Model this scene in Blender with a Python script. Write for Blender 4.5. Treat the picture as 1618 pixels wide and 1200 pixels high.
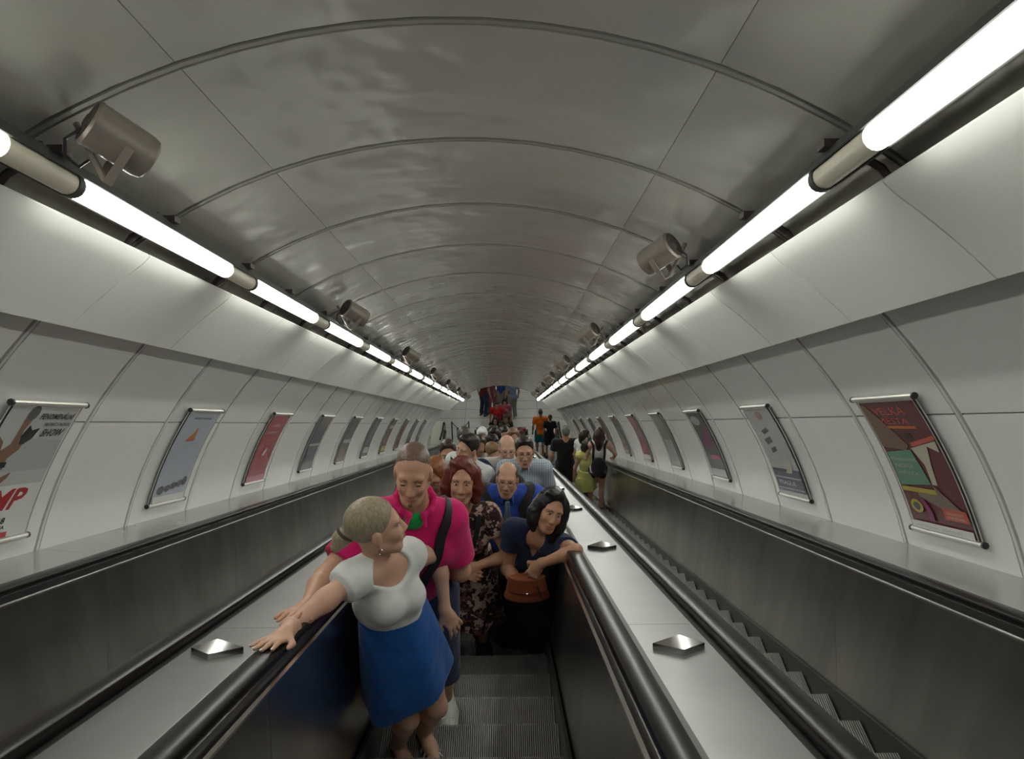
import bpy, bmesh, math, random
import numpy as np
from mathutils import Matrix, Vector

for o in list(bpy.data.objects):
    bpy.data.objects.remove(o, do_unlink=True)
SC = bpy.context.scene
COL = SC.collection
RND = random.Random(7)

# ------------------------------------------------------------------ calibration
C30, S30 = math.cos(math.radians(30)), math.sin(math.radians(30))
RT30 = math.tan(math.radians(30))
F_PX = 1284.76
CAM_X, CAM_N = 0.1874, 1.478          # camera in the slope frame (x, distance along slope, height off the step noses)
def slope(x, u, n):                    # slope frame -> world: u runs down the escalator, n stands square to it
    return Vector((x, u*C30 + n*S30, -u*S30 + n*C30))

# ------------------------------------------------------------------ camera
def setup_camera():
    yaw, pitch, roll = -0.00718, 0.05459, 0.00738
    cy, sy, cp, sp, cr, sr = math.cos(yaw), math.sin(yaw), math.cos(pitch), math.sin(pitch), math.cos(roll), math.sin(roll)
    Ry = np.array([[cy,0,sy],[0,1,0],[-sy,0,cy]]); Rx = np.array([[1,0,0],[0,cp,-sp],[0,sp,cp]]); Rz = np.array([[cr,-sr,0],[sr,cr,0],[0,0,1]])
    M = Rz @ Rx @ Ry
    def wdir(v):                       # rows are (x, n, u) components
        return slope(v[0], v[2], v[1])
    r, u, f = wdir(M[0]), wdir(M[1]), wdir(M[2])
    m = Matrix(((r.x, u.x, -f.x, 0), (r.y, u.y, -f.y, 0), (r.z, u.z, -f.z, 0), (0,0,0,1)))
    cam = bpy.data.cameras.new('camera'); co = bpy.data.objects.new('camera', cam); COL.objects.link(co)
    co.matrix_world = Matrix.Translation(slope(CAM_X, 0, CAM_N)) @ m
    cam.sensor_width = 36; cam.lens = F_PX/1618*36; cam.clip_start = 0.05; cam.clip_end = 200
    SC.camera = co
setup_camera()

# ------------------------------------------------------------------ world, exposure
world = bpy.data.worlds.new('world'); SC.world = world; world.use_nodes = True
world.node_tree.nodes['Background'].inputs[0].default_value = (0.9, 0.95, 0.9, 1)
world.node_tree.nodes['Background'].inputs[1].default_value = 0.06
SC.view_settings.view_transform = 'Standard'; SC.view_settings.look = 'None'
SC.view_settings.gamma = 1; SC.view_settings.use_curve_mapping = False
SC.view_settings.exposure = 0.95
LAMP_POWER = 11.0

# ------------------------------------------------------------------ materials
MATS = {}
def mat(name, color, rough=0.5, metal=0.0, var=0.0, vscale=8.0, bump=0.0, bscale=20.0, coat=0.0, spec=0.5, stretch=None, emit=None, sheen=0.0):
    if name in MATS: return MATS[name]
    m = bpy.data.materials.new(name); m.use_nodes = True; nt = m.node_tree; N = nt.nodes; L = nt.links
    b = N['Principled BSDF']
    b.inputs['Base Color'].default_value = (*color, 1); b.inputs['Roughness'].default_value = rough
    b.inputs['Metallic'].default_value = metal; b.inputs['Coat Weight'].default_value = coat; b.inputs['Coat Roughness'].default_value = 0.08
    b.inputs['Specular IOR Level'].default_value = spec
    if sheen: b.inputs['Sheen Weight'].default_value = sheen
    if emit:
        b.inputs['Emission Color'].default_value = (*emit[0], 1); b.inputs['Emission Strength'].default_value = emit[1]
    if var or bump:
        tc = N.new('ShaderNodeTexCoord'); mp = N.new('ShaderNodeMapping'); L.new(tc.outputs['Object'], mp.inputs[0])
        if stretch: mp.inputs['Scale'].default_value = stretch
    if var:
        n = N.new('ShaderNodeTexNoise'); n.inputs['Scale'].default_value = vscale; n.inputs['Detail'].default_value = 4
        L.new(mp.outputs[0], n.inputs['Vector'])
        cr = N.new('ShaderNodeValToRGB'); L.new(n.outputs['Fac'], cr.inputs[0])
        cr.color_ramp.elements[0].position = 0.3; cr.color_ramp.elements[1].position = 0.7
        cr.color_ramp.elements[0].color = (*[max(0, c*(1-var)) for c in color], 1)
        cr.color_ramp.elements[1].color = (*[min(1, c*(1+var)) for c in color], 1)
        L.new(cr.outputs[0], b.inputs['Base Color'])
    if bump:
        n2 = N.new('ShaderNodeTexNoise'); n2.inputs['Scale'].default_value = bscale; n2.inputs['Detail'].default_value = 2
        L.new(mp.outputs[0], n2.inputs['Vector'])
        bp = N.new('ShaderNodeBump'); bp.inputs['Strength'].default_value = 1.0; bp.inputs['Distance'].default_value = bump
        L.new(n2.outputs['Fac'], bp.inputs['Height']); L.new(bp.outputs[0], b.inputs['Normal'])
    MATS[name] = m
    return m

VAULT = mat('vault_metal', (0.60,0.58,0.53), 0.21, 0.48, 0.05, 1.3, bump=0.024, bscale=2.6)
ENAMEL = mat('white_enamel', (0.80,0.805,0.785), 0.2, 0.0, 0.03, 0.8, bump=0.004, bscale=2.5, coat=0.35)
COVE = mat('cove_enamel', (0.74,0.745,0.70), 0.35, 0.0, 0.05, 1.2, bump=0.003, bscale=2.0)
STRIP = mat('joint_strip_metal', (0.42,0.41,0.38), 0.35, 0.6)
WSTRIP = mat('wall_strip', (0.66,0.66,0.63), 0.3, 0.0, 0.05, 3)
GAP = mat('dark_joint', (0.010,0.008,0.008), 0.9, spec=0.0)
STEEL = mat('brushed_steel', (0.46,0.44,0.41), 0.26, 1.0, 0.22, 3.0, bump=0.002, bscale=4, stretch=(1,1.2,0.35))
LEDGE = mat('ledge_steel', (0.46,0.46,0.44), 0.16, 0.35, 0.05, 2)
STUD = mat('stud_steel', (0.5,0.49,0.47), 0.22, 1.0)
DECK = mat('deck_steel', (0.27,0.267,0.26), 0.36, 0.9, 0.07, 2.2, bump=0.0025, bscale=4)
CHROME = mat('polished_steel', (0.82,0.81,0.78), 0.2, 1.0)
DARKSTEEL = mat('dark_steel', (0.14,0.135,0.13), 0.3, 0.9)
RUBBER = mat('handrail_rubber', (0.011,0.009,0.008), 0.26, 0.0, spec=0.12)
STEPM = mat('step_aluminium', (0.34,0.335,0.32), 0.45, 0.55, 0.15, 6)
STEPD = mat('step_groove', (0.02,0.02,0.02), 0.7, 0.3)
SKIRT = mat('skirt_dark', (0.10,0.098,0.095), 0.35, 0.6)
LIT = mat('lit_diffuser', (1,1,1), 0.4, emit=((0.98,1.0,0.925), LAMP_POWER))
CREAM = mat('cream_plastic', (0.85,0.79,0.64), 0.3)
HOUSING = mat('lamp_housing', (0.06,0.065,0.06), 0.5)
SPEAKER = mat('speaker_paint', (0.22,0.185,0.155), 0.45, 0.2, 0.15, 10)
SPKDARK = mat('speaker_dark', (0.05,0.04,0.035), 0.6)
BRACKET = mat('bracket_dark', (0.07,0.05,0.05), 0.5)
ALU = mat('poster_rail_aluminium', (0.62,0.60,0.56), 0.35, 0.6)
BLACKP = mat('black_plastic', (0.02,0.02,0.022), 0.4)
FLOORM = mat('floor_slab', (0.50,0.51,0.49), 0.3, 0.0, 0.06, 3)

# ------------------------------------------------------------------ object helpers
def link(name, me, material=None, parent=None, loc=None):
    o = bpy.data.objects.new(name, me); COL.objects.link(o)
    if material is not None and me is not None and not me.materials: me.materials.append(material)
    if parent is not None: o.parent = parent
    if loc is not None: o.location = loc
    return o
def tag(o, label=None, cat=None, group=None, kind=None):
    if label: o['label'] = label
    if cat: o['category'] = cat
    if group: o['group'] = group
    if kind: o['kind'] = kind
    return o
def empty(name, loc=(0,0,0)):
    o = bpy.data.objects.new(name, None); COL.objects.link(o); o.location = loc; o.empty_display_size = 0.1
    return o
def mesh(name, verts, faces, smooth=False):
    me = bpy.data.meshes.new(name); me.from_pydata([tuple(v) for v in verts], [], faces)
    if smooth: me.polygons.foreach_set('use_smooth', [True]*len(me.polygons))
    me.update(); return me
def boxv(x0, x1, y0, y1, z0, z1, f=None):
    v = [(x,y,z) for x in (x0,x1) for y in (y0,y1) for z in (z0,z1)]
    if f: v = [f(*p) for p in v]
    return v, [(0,1,3,2),(4,6,7,5),(0,4,5,1),(2,3,7,6),(0,2,6,4),(1,5,7,3)]
class MB:
    def __init__(self): self.v = []; self.f = []; self.sm = []
    def add(self, vf, smooth=False):
        n = len(self.v); self.v += [tuple(p) for p in vf[0]]
        for f in vf[1]: self.f.append(tuple(i+n for i in f)); self.sm.append(smooth)
        return self
    def box(self, x0, x1, y0, y1, z0, z1, f=None): return self.add(boxv(x0,x1,y0,y1,z0,z1,f))
    def tube(self, pts, r, seg=8, caps=True, smooth=True):
        pts = [Vector(p) for p in pts]; rs = r if isinstance(r, (list,tuple)) else [r]*len(pts)
        n0 = len(self.v); up = None
        for i, p in enumerate(pts):
            d = (pts[min(i+1,len(pts)-1)] - pts[max(i-1,0)]).normalized()
            if up is None:
                up = Vector((0,0,1)) if abs(d.z) < 0.9 else Vector((1,0,0))
            a = d.cross(up).normalized(); b = a.cross(d).normalized(); up = b
            for k in range(seg):
                t = 2*math.pi*k/seg; q = p + (a*math.cos(t) + b*math.sin(t))*rs[i]; self.v.append(tuple(q))
        for i in range(len(pts)-1):
            for k in range(seg):
                k2 = (k+1) % seg
                self.f.append((n0+i*seg+k, n0+i*seg+k2, n0+(i+1)*seg+k2, n0+(i+1)*seg+k)); self.sm.append(smooth)
        if caps:
            self.f.append(tuple(n0+k for k in reversed(range(seg)))); self.sm.append(False)
            self.f.append(tuple(n0+(len(pts)-1)*seg+k for k in range(seg))); self.sm.append(False)
        return self
    def sweep(self, prof, frames, closed=True, smooth=False, caps=True):
        # prof: (a,b) pairs; frames: functions/lists of (origin, A, B)
        n0 = len(self.v); m = len(prof)
        for (o, A, B) in frames:
            for (a, b) in prof: self.v.append(tuple(Vector(o) + Vector(A)*a + Vector(B)*b))
        for i in range(len(frames)-1):
            for k in range(m if closed else m-1):
                k2 = (k+1) % m
                self.f.append((n0+i*m+k, n0+i*m+k2, n0+(i+1)*m+k2, n0+(i+1)*m+k)); self.sm.append(smooth)
        if caps and closed:
            self.f.append(tuple(n0+k for k in reversed(range(m)))); self.sm.append(False)
            self.f.append(tuple(n0+(len(frames)-1)*m+k for k in range(m))); self.sm.append(False)
        return self
    def mesh(self, name):
        me = bpy.data.meshes.new(name); me.from_pydata(self.v, [], self.f)
        me.polygons.foreach_set('use_smooth', self.sm); me.update()
        bm = bmesh.new(); bm.from_mesh(me); bmesh.ops.recalc_face_normals(bm, faces=bm.faces); bm.to_mesh(me); bm.free()
        me.set_sharp_from_angle(angle=math.radians(35))
        return me
    def build(self, name, material, parent=None, loc=None): return link(name, self.mesh(name), material, parent, loc)
ROT30 = Matrix.Rotation(math.radians(-30), 4, 'X')
def place_slope(o, x, u, n):           # put an object modelled in the slope frame at (x,u,n)
    o.rotation_euler = (math.radians(-30), 0, 0); o.location = slope(x, u, n)
    return o
ORD = ['first','second','third','fourth','fifth','sixth','seventh','eighth','ninth','tenth','eleventh','twelfth','thirteenth','fourteenth','fifteenth','sixteenth']
# ================================================================== the tunnel
AX_N = 0.3089                          # tunnel axis height off the step noses
R_V, R_W, R_C = 2.397, 2.422, 2.30     # vault, wall and cove panel radii
RING, Z1 = 1.0307, 2.4121
def ring_u(k): return Z1 + RING*(k-1)
K0, K1 = -3, 24
def arc_panel(a0, a1, r, length, thick=0.012, seg=None, curl=0.0):
    # curved plate in the slope frame, centred on the tunnel axis, u from 0 to length
    seg = seg or max(2, int(abs(a1-a0)/4)); b = MB(); v = []
    for i in range(seg+1):
        a = math.radians(a0 + (a1-a0)*i/seg); s_, c_ = math.sin(a), math.cos(a)
        rc = r + curl*max(0.0, 1 - abs(a1-a0)*(i/seg)/2.0)**2
        for u in (0, length):
            for rr in (rc, rc+thick): v.append((s_*rr, u, AX_N + c_*rr))
    f = []; sm = []
    for i in range(seg):
        A, B = i*4, (i+1)*4
        f += [(A,A+2,B+2,B),(A+1,B+1,B+3,A+3),(A,B,B+1,A+1),(A+2,A+3,B+3,B+2)]; sm += [True,True,False,False]
    f += [(0,1,3,2), (seg*4, seg*4+2, seg*4+3, seg*4+1)]; sm += [False, False]
    b.v = v; b.f = f; b.sm = sm
    me = b.mesh('panel')
    flat = [0 if p.use_smooth else 1 for p in me.polygons]; me.polygons.foreach_set('material_index', flat)
    return me
def rot_obj(name, me, material, parent, u):
    o = link(name, me, material, parent); o.rotation_euler = (math.radians(-30),0,0); o.location = slope(0,u,0); return o

def tunnel():
    u0, u1 = ring_u(K0), ring_u(K1)
    ceil = tag(rot_obj('ceiling', arc_panel(-40, 40, R_V+0.045, u1-u0, 0.05, 24), GAP, None, u0), kind='structure', label='curved metal tunnel vault above the escalators')
    walls = {}
    for side, sgn in (('left',-1), ('right',1)):
        a, b = (-79.5,-36) if sgn < 0 else (36,79.5)
        walls[sgn] = tag(rot_obj('wall_'+side, arc_panel(a, b, R_W+0.035, u1-u0, 0.05, 14), GAP, None, u0), kind='structure', label='white curved panel wall of the tunnel on the %s' % side)
    inv = {o: Matrix.Identity(4) for o in (ceil, walls[-1], walls[1])}
    G, W = 0.016, 0.022
    plen = RING - W - 2*G
    cp = [arc_panel(a0, a1, R_V, plen, 0.014) for a0, a1 in ((-38.5,-19.50),(-19.45,20.45),(20.50,38.5))]
    cs = arc_panel(-38.5, 38.5, R_V-0.002, W, 0.014, 20)
    wp = {s: [arc_panel(s*x0, s*x1, R_W, plen, 0.014) for x0, x1 in ((36,60.3),(60.5,78.3))] for s in (-1,1)}
    ws = {s: arc_panel(s*36, s*78.3, R_W-0.004, W, 0.014, 12) for s in (-1,1)}
    for k in range(K0, K1):
        u = ring_u(k)
        for me in cp: child(ceil, 'panel', me, VAULT, u + W/2 + G - u0)
        child(ceil, 'joint_strip', cs, STRIP, u - W/2 - u0)
        for s in (-1,1):
            for me in wp[s]: child(walls[s], 'panel', me, ENAMEL, u + W/2 + G - u0)
            child(walls[s], 'joint_strip', ws[s], WSTRIP, u - W/2 - u0)
    child(ceil, 'end_strip', arc_panel(-38.5, 38.5, R_V-0.004, 0.06, 0.03, 20), DARKSTEEL, u1 - 0.06 - u0)
    # sloping white cove panels below the lamps
    for n, s in ((1,-1), (2,1)):
        t = tag(rot_obj('trim_%d' % n, arc_panel(s*37.2, s*45.2, R_C+0.025, u1-u0, 0.01, 3), GAP, None, u0), kind='structure', label='sloping white cove panels below the %s lamp row' % ('left' if s < 0 else 'right'))
        me = arc_panel(s*35.0, s*46.2, R_C, RING-0.009, 0.012, 22, 0.010)
        for k in range(K0, K1): child(t, 'panel', me, COVE, ring_u(k) - u0)
    return ceil, walls
def child(parent, name, me, material, du):
    o = link(name, me, material, parent); o.location = (0, du, 0)
    if len(me.materials) == 1: me.materials.append(GAP)
    return o
CEIL, WALLS = tunnel()

# ------------------------------------------------------------------ lamps
LX, LN, LZ, LIT_L, LP = 1.203, 2.2544, 2.6106, 1.3996, 1.8249
def lamps():
    r = 0.039
    def ring_pts(u, rr, seg=16): return [(rr*math.cos(2*math.pi*k/seg), u, rr*math.sin(2*math.pi*k/seg)) for k in range(seg)]
    dif = MB().tube([(0,0,0),(0,LIT_L,0)], r, 16).mesh('diffuser')
    slv = MB().tube([(0,0,0),(0,LP-LIT_L-0.02,0)], r*0.985, 16).mesh('end_sleeve')
    clp = MB().tube([(0,0,0),(0,0.03,0)], r*1.12, 16).mesh('clamp')
    meshes = {}
    for s in (-1,1):
        a = math.radians(31.7)*s; out = Vector((math.sin(a), 0, math.cos(a))); tan = Vector((math.cos(a), 0, -math.sin(a)))
        prof = [(-0.048,-0.004),(-0.048,0.050),(-0.034,0.060),(0.034,0.060),(0.048,0.050),(0.048,-0.004),(0.043,-0.004),(0.041,0.026),(0,0.045),(-0.041,0.026),(-0.043,-0.004)]
        hb = MB().sweep(prof, [((0,u,0), tan, out) for u in (0, LP-0.004)]).mesh('housing')
        arm = MB(); td = tan*s      # towards the wall
        pts = [Vector((0,0,0)) + out*0.05, out*0.075 + td*0.06, out*0.075 + td*0.12, out*0.055 + td*0.17, out*0.065 + td*0.20]
        arm.tube(pts, 0.014, 8); arm.tube([out*0.05 - td*0.0, out*0.13 - td*0.02], 0.012, 8)
        arm.box(-0.012,0.012,-0.03,0.03,-0.004,0.004, lambda x,y,z: out*0.05 - td*0.055 + Vector((x*2,y,z*3)))
        meshes[s] = (hb, arm.mesh('bracket'))
    n = 0
    for s in (-1,1):
        row = 'left' if s < 0 else 'right'
        for j in range(-3, 13):
            u = LZ + LP*j
            if s > 0: u -= 0.02
            t = empty('tube_lamp'); place_slope(t, s*LX, u, LN)
            vis = j + 1
            if vis < 0: lab = 'fluorescent tube lamp of the %s row, %s behind the camera' % (row, {-1:'just', -2:'further'}[vis])
            else: lab = 'lit fluorescent tube lamp, %s in the %s row counted from the camera' % (ORD[vis], row)
            tag(t, lab, 'lamp', 'fluorescent lamps of the %s row' % row)
            link('diffuser', dif, LIT, t)
            link('end_sleeve', slv, CREAM, t, (0, LIT_L+0.01, 0))
            link('clamp', clp, HOUSING, t, (0, LP-0.055, 0))
            link('housing', meshes[s][0], HOUSING, t)
            link('bracket', meshes[s][1], BRACKET, t, (0, LP-0.14, 0))
            link('bracket', meshes[s][1], BRACKET, t, (0, LIT_L*0.5, 0))
lamps()

# ------------------------------------------------------------------ loudspeakers
def speakers():
    R, Ls = 0.070, 0.20
    for s, us in ((-1, (2.42, 6.25, 10.0, 13.7, 17.3, 21.0, 24.3)), (1, (4.12, 7.75, 11.4, 15.0, 18.7, 22.4))):
        a = math.radians(25.6)*s; out = Vector((math.sin(a),0,math.cos(a))); td = Vector((math.cos(a),0,-math.sin(a)))*s
        e = Vector((-s*0.66, 0.62, -0.40)).normalized(); down = (td*0.8 - out*0.45).normalized()
        b = MB().tube([e*t for t in (-0.5*Ls,-0.45*Ls,-0.42*Ls,0.36*Ls,0.46*Ls,0.5*Ls)], [R*0.97,R*1.05,R,R,R*0.92,R*0.78], 28); bm_ = b.mesh('body')
        g = MB().tube([e*(-0.51*Ls), e*(-0.47*Ls)], [R*0.9,R*0.9], 24); g.tube([e*(-0.55*Ls), e*(-0.51*Ls)], [R*0.25,R*0.42], 16); gm = g.mesh('grille')
        q = down.cross(e).normalized(); d2 = e.cross(q).normalized()
        if d2.dot(down) < 0: d2 = -d2
        yk = MB(); band = [(-0.013,-0.003),(0.013,-0.003),(0.013,0.003),(-0.013,0.003)]
        for sg in (-1,1): yk.sweep(band, [(e*0.02 + q*sg*(R+0.004), e, q), (e*0.02 + q*sg*(R+0.004) + d2*0.125, e, q)])
        yk.sweep(band, [(e*0.02 - q*(R+0.007) + d2*0.125, e, d2), (e*0.02 + q*(R+0.007) + d2*0.125, e, d2)])
        yk.tube([e*0.02 + d2*0.125 + q*0.02, e*0.02 + d2*0.13 + out*0.20], 0.010, 8); ym = yk.mesh('yoke')
        cb = MB().tube([e*(-0.52*Ls) + d2*0.03, e*(-0.62*Ls) + d2*0.08, e*(-0.5*Ls) + d2*0.125, e*(-0.2*Ls) + d2*0.14 + out*0.02, d2*0.13 + out*0.06], 0.005, 6).mesh('cable')
        row = 'left' if s < 0 else 'right'
        for i, u in enumerate(us):
            t = empty('loudspeaker'); place_slope(t, math.sin(a)*2.25, u, AX_N + math.cos(a)*2.25)
            tag(t, 'cylindrical grey-brown loudspeaker under the vault, %s above the %s lamp row from the camera' % (ORD[i], row), 'loudspeaker', 'loudspeakers along the vault')
            link('body', bm_, SPEAKER, t); link('grille', gm, SPKDARK, t); link('yoke', ym, SPEAKER, t); link('cable', cb, BLACKP, t)
speakers()
# ================================================================== escalators
ZF = -14.19                            # lower landing level
PITCH, NOSE0 = 0.39732, 5.2972
RISE, DEPTH = PITCH*S30, PITCH*C30
HALF = 0.43
ESC = 1.45                             # escalator spacing
U_TOP = -1.75
def noses():
    out = []; i = -17
    while True:
        u = NOSE0 + PITCH*i; i += 1
        if u < U_TOP + 0.3: continue
        if -u*S30 < ZF + 0.02: break
        out.append(u)
    return out
NOSES = noses()
def tread_at(y):                       # tread height below a point y
    for u in NOSES:
        if u*C30 >= y: return -u*S30
    return ZF
def step_mesh():
    n = 84; w = 2*HALF/n; top = []
    for i in range(n):
        x = -HALF + i*w
        top += [(x, -0.011), (x+w*0.22, -0.011), (x+w*0.30, 0.0), (x+w*0.92, 0.0)]
    top.append((HALF, -0.011))
    v = []; f = []; m = len(top)
    rows = [(-DEPTH-0.004, 0, 1), (-0.004, 0, 1), (0.004, -0.012, 1), (-0.012, -0.10, 0.6), (-0.03, -RISE-0.02, 0.6)]
    for (y, z, k) in rows:
        for (x, h) in top: v.append((x, y + (h*0.6 if z < -0.005 else 0), z + (h if z > -0.05 else h*0.2)))
    for r in range(len(rows)-1):
        for i in range(m-1): f.append((r*m+i, r*m+i+1, (r+1)*m+i+1, (r+1)*m+i))
    me = mesh('step', v, f)
    me.materials.append(STEPM); me.materials.append(STEPD)
    idx = []
    for r in range(len(rows)-1):
        for i in range(m-1): idx.append(1 if i % 4 in (0,) else 0)
    me.polygons.foreach_set('material_index', idx)
    return me
def rail_path(n_rail):
    # (y, z, normal y, normal z) along the slope, round the bend, flat, then down round the newel
    pts = []
    zr = ZF + 0.86 + (n_rail-0.78)
    u_b = (n_rail*C30 - zr)/S30
    u = U_TOP
    while u < u_b - 0.6: pts.append((u*C30 + n_rail*S30, -u*S30 + n_rail*C30, S30, C30)); u += 2.0
    yb = u_b*C30 + n_rail*S30
    # bend of 30 degrees, radius 1.2 (concave up)
    Rb = 1.4; t = Rb*math.tan(math.radians(15)); y_s = yb - t*C30
    cy, cz = yb + t, zr + Rb
    for i in range(7):
        a = math.radians(30*(1 - i/6.0)); pts.append((cy - Rb*math.sin(a), cz - Rb*math.cos(a), math.sin(a), math.cos(a)))
    y_e = 25.55; rn = 0.27
    for i in range(9):
        a = math.radians(180*i/8.0); pts.append((y_e + rn*math.sin(a), zr - rn + rn*math.cos(a), math.sin(a), math.cos(a)))
    pts.append((25.0, zr - 2*rn, 0, -1))
    return pts
RAIL_PROF = [(-0.034,-0.024),(-0.040,-0.012),(-0.041,0.002),(-0.036,0.012),(-0.026,0.017),(0,0.019),(0.026,0.017),(0.036,0.012),(0.041,0.002),(0.040,-0.012),(0.034,-0.024)]
def handrail_mesh():
    fr = [((0,y,z), (1,0,0), (0,ny,nz)) for (y,z,ny,nz) in rail_path(0.78)]
    return MB().sweep(RAIL_PROF, fr, smooth=True).mesh('handrail')
def slope_box(x0, x1, u0, u1, n0, n1): return boxv(x0,x1,u0,u1,n0,n1, lambda x,u,n: slope(x,u,n))
def inner_panel_mesh(s, length, side=False):
    v = []
    for u in (0, length):
        for (x, n) in (((0.500,-0.13),(0.500,0.10),(0.500,0.715),(0.517,0.715),(0.517,0.10),(0.517,-0.13)) if side else ((0.452,-0.13),(0.462,0.10),(0.497,0.715),(0.517,0.715),(0.482,0.10),(0.472,-0.13))): v.append(slope(s*x, u, n))
    f = [(i, (i+1) % 6, (i+1) % 6 + 6, i+6) for i in range(6)] + [tuple(range(5,-1,-1)), tuple(range(6,12))]
    b = MB(); b.add((v, f)); return b.mesh('side_panel')

def escalators():
    sm = step_mesh(); hr = handrail_mesh()
    PL = 2*RING; u_end = 27.9
    pans2 = {(s,w): inner_panel_mesh(s, PL-0.003, w) for s in (-1,1) for w in (False,True)}
    for cx, lab in ((-ESC, 'empty escalator on the left beside the poster wall'), (0, 'crowded middle escalator carrying people towards the camera'), (ESC, 'right escalator carrying people down and away')):
        e = empty('escalator', (cx, 0, 0)); tag(e, lab, 'escalator', 'escalators in the tunnel')
        wide = cx != 0; pans = {q: pans2[(q,wide)] for q in (-1,1)}; ks = 0.483 if wide else 0.436
        for u in NOSES:
            st = link('step', sm, None, e, slope(0, u, 0))
            if wide: st.scale = (1.105,1,1)
        for s in (-1,1):
            h = link('handrail', hr, RUBBER, e, (s*0.546, 0, 0))
            u = U_TOP
            while u < u_end - 0.1:
                link('side_panel', pans[s], STEEL, e, slope(0, u, 0)); u += PL
            # level end of the balustrade
            b = MB(); z0, z1 = ZF-0.2, ZF+0.80; pr = [(24.0,-14.5),(25.62,-14.5),(25.78,ZF+0.3),(25.72,ZF+0.70),(25.55,z1),(24.9,z1),(24.55,ZF+0.86),(24.0,ZF+1.1)]
            v = [(s*x, y, z) for x in (0.497,0.517) for (y,z) in pr]; n = len(pr)
            b.add((v, [tuple(range(n)), tuple(range(2*n-1,n-1,-1))] + [(i,(i+1)%n,(i+1)%n+n,i+n) for i in range(n)])); b.build('end_panel', STEEL, e)
            g = MB(); fr = [((s*0.4985,y,z),(1,0,0),(0,ny,nz)) for (y,z,ny,nz) in rail_path(0.727)[:-10]]
            g.sweep([(-s*0.006,-0.010),(-s*0.006,-0.002),(s*0.005,0.002),(s*0.005,-0.010)], fr); g.build('guide_strip', CHROME, e)
            g = MB(); fr = [((s*0.546,y,z),(1,0,0),(0,ny,nz)) for (y,z,ny,nz) in rail_path(0.742)[:-9]]
            g.sweep([(-0.035,-0.03),(0.035,-0.03),(0.035,0.018),(-0.035,0.018)], fr); g.build('handrail_base', DARKSTEEL, e)
            k = MB(); k.add(slope_box(s*ks, s*(ks+0.016), U_TOP, 28.3, -0.16, 0.045 if wide else 0.085)); k.build('skirt', SKIRT, e)
        p = MB(); y0 = NOSES[-1]*C30
        p.box(-HALF, HALF, y0-0.01, y0+0.9, ZF-0.03, ZF+0.012); p.build('comb_plate', STEPM, e)
escalators()

def decks():
    PL = 2*RING
    for s, lab in ((-1, 'steel deck with pyramid studs between left and middle escalators'), (1, 'steel deck with pyramid studs between middle and right escalators')):
        d = empty('balustrade_deck', (0,0,0)); tag(d, lab, 'deck')
        pm = MB(); v, f = slope_box(s*0.605, s*0.845, 0, PL-0.003, 0.735, 0.765); pm.add((v, f)); pmesh = pm.mesh('deck_panel')
        u = U_TOP + 0.55
        while u < 27.2: link('deck_panel', pmesh, DECK, d, slope(0, u, 0)); u += PL
        u_last = u
        for xa, xb in ((0.582,0.612),(0.838,0.868)):
            e = MB(); fr = [((0,y,z),(1,0,0),(0,ny,nz)) for (y,z,ny,nz) in rail_path(0.755)[:-9]]
            e.sweep([(s*xa,-0.10),(s*xb,-0.10),(s*xb,0.006 if xa > 0.7 else 0.012),(s*xa,0.012 if xa > 0.7 else 0.006)], fr); e.build('edge_strip', DARKSTEEL, d)
        c = MB(); c.box(min(s*0.60,s*0.85), max(s*0.60,s*0.85), slope(0,u_last-0.02,0.76).y, 25.6, ZF, ZF+0.845); c.build('deck_end', DECK, d)
        # diamond-shaped stop studs
        a, L, h0, h1 = 0.082, 0.078, 0.020, 0.046
        b = MB(); base = [(a,0),(0,L),(-a,0),(0,-L)]
        v = [(x,u,0) for x,u in base] + [(x,u,h0) for x,u in base] + [(0.0,0.0,h1)]
        b.add((v, [(3,2,1,0)] + [(i,(i+1)%4,(i+1)%4+4,i+4) for i in range(4)] + [(i+4,(i+1)%4+4,8) for i in range(4)])); fm = b.mesh('stop_stud')
        for k in range(-1, 13):
            o = link('stop_stud', fm, STUD, d); place_slope(o, s*0.725, 2.60 + 2.061*k, 0.765)
        # prohibition sign at the foot
        sg = MB(); x0 = s*0.725
        sg.box(x0-0.16, x0+0.16, 25.50, 25.515, ZF+0.80, ZF+1.06); so = sg.build('sign_plate', mat('sign_white', (0.75,0.74,0.72), 0.4), d)
        r = MB(); ring = [(x0 - 0.04 + 0.085*math.cos(t*math.pi/12), 25.494, ZF+0.94 + 0.085*math.sin(t*math.pi/12)) for t in range(25)]
        r.tube(ring, 0.016, 6, caps=False); r.tube([(x0-0.10,25.494,ZF+1.0),(x0+0.02,25.494,ZF+0.88)], 0.014, 6); r.box(x0+0.06,x0+0.14,25.490,25.5,ZF+0.86,ZF+0.98)
        r.build('sign_mark', mat('sign_red', (0.45,0.03,0.04), 0.4), so)
decks()

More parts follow.
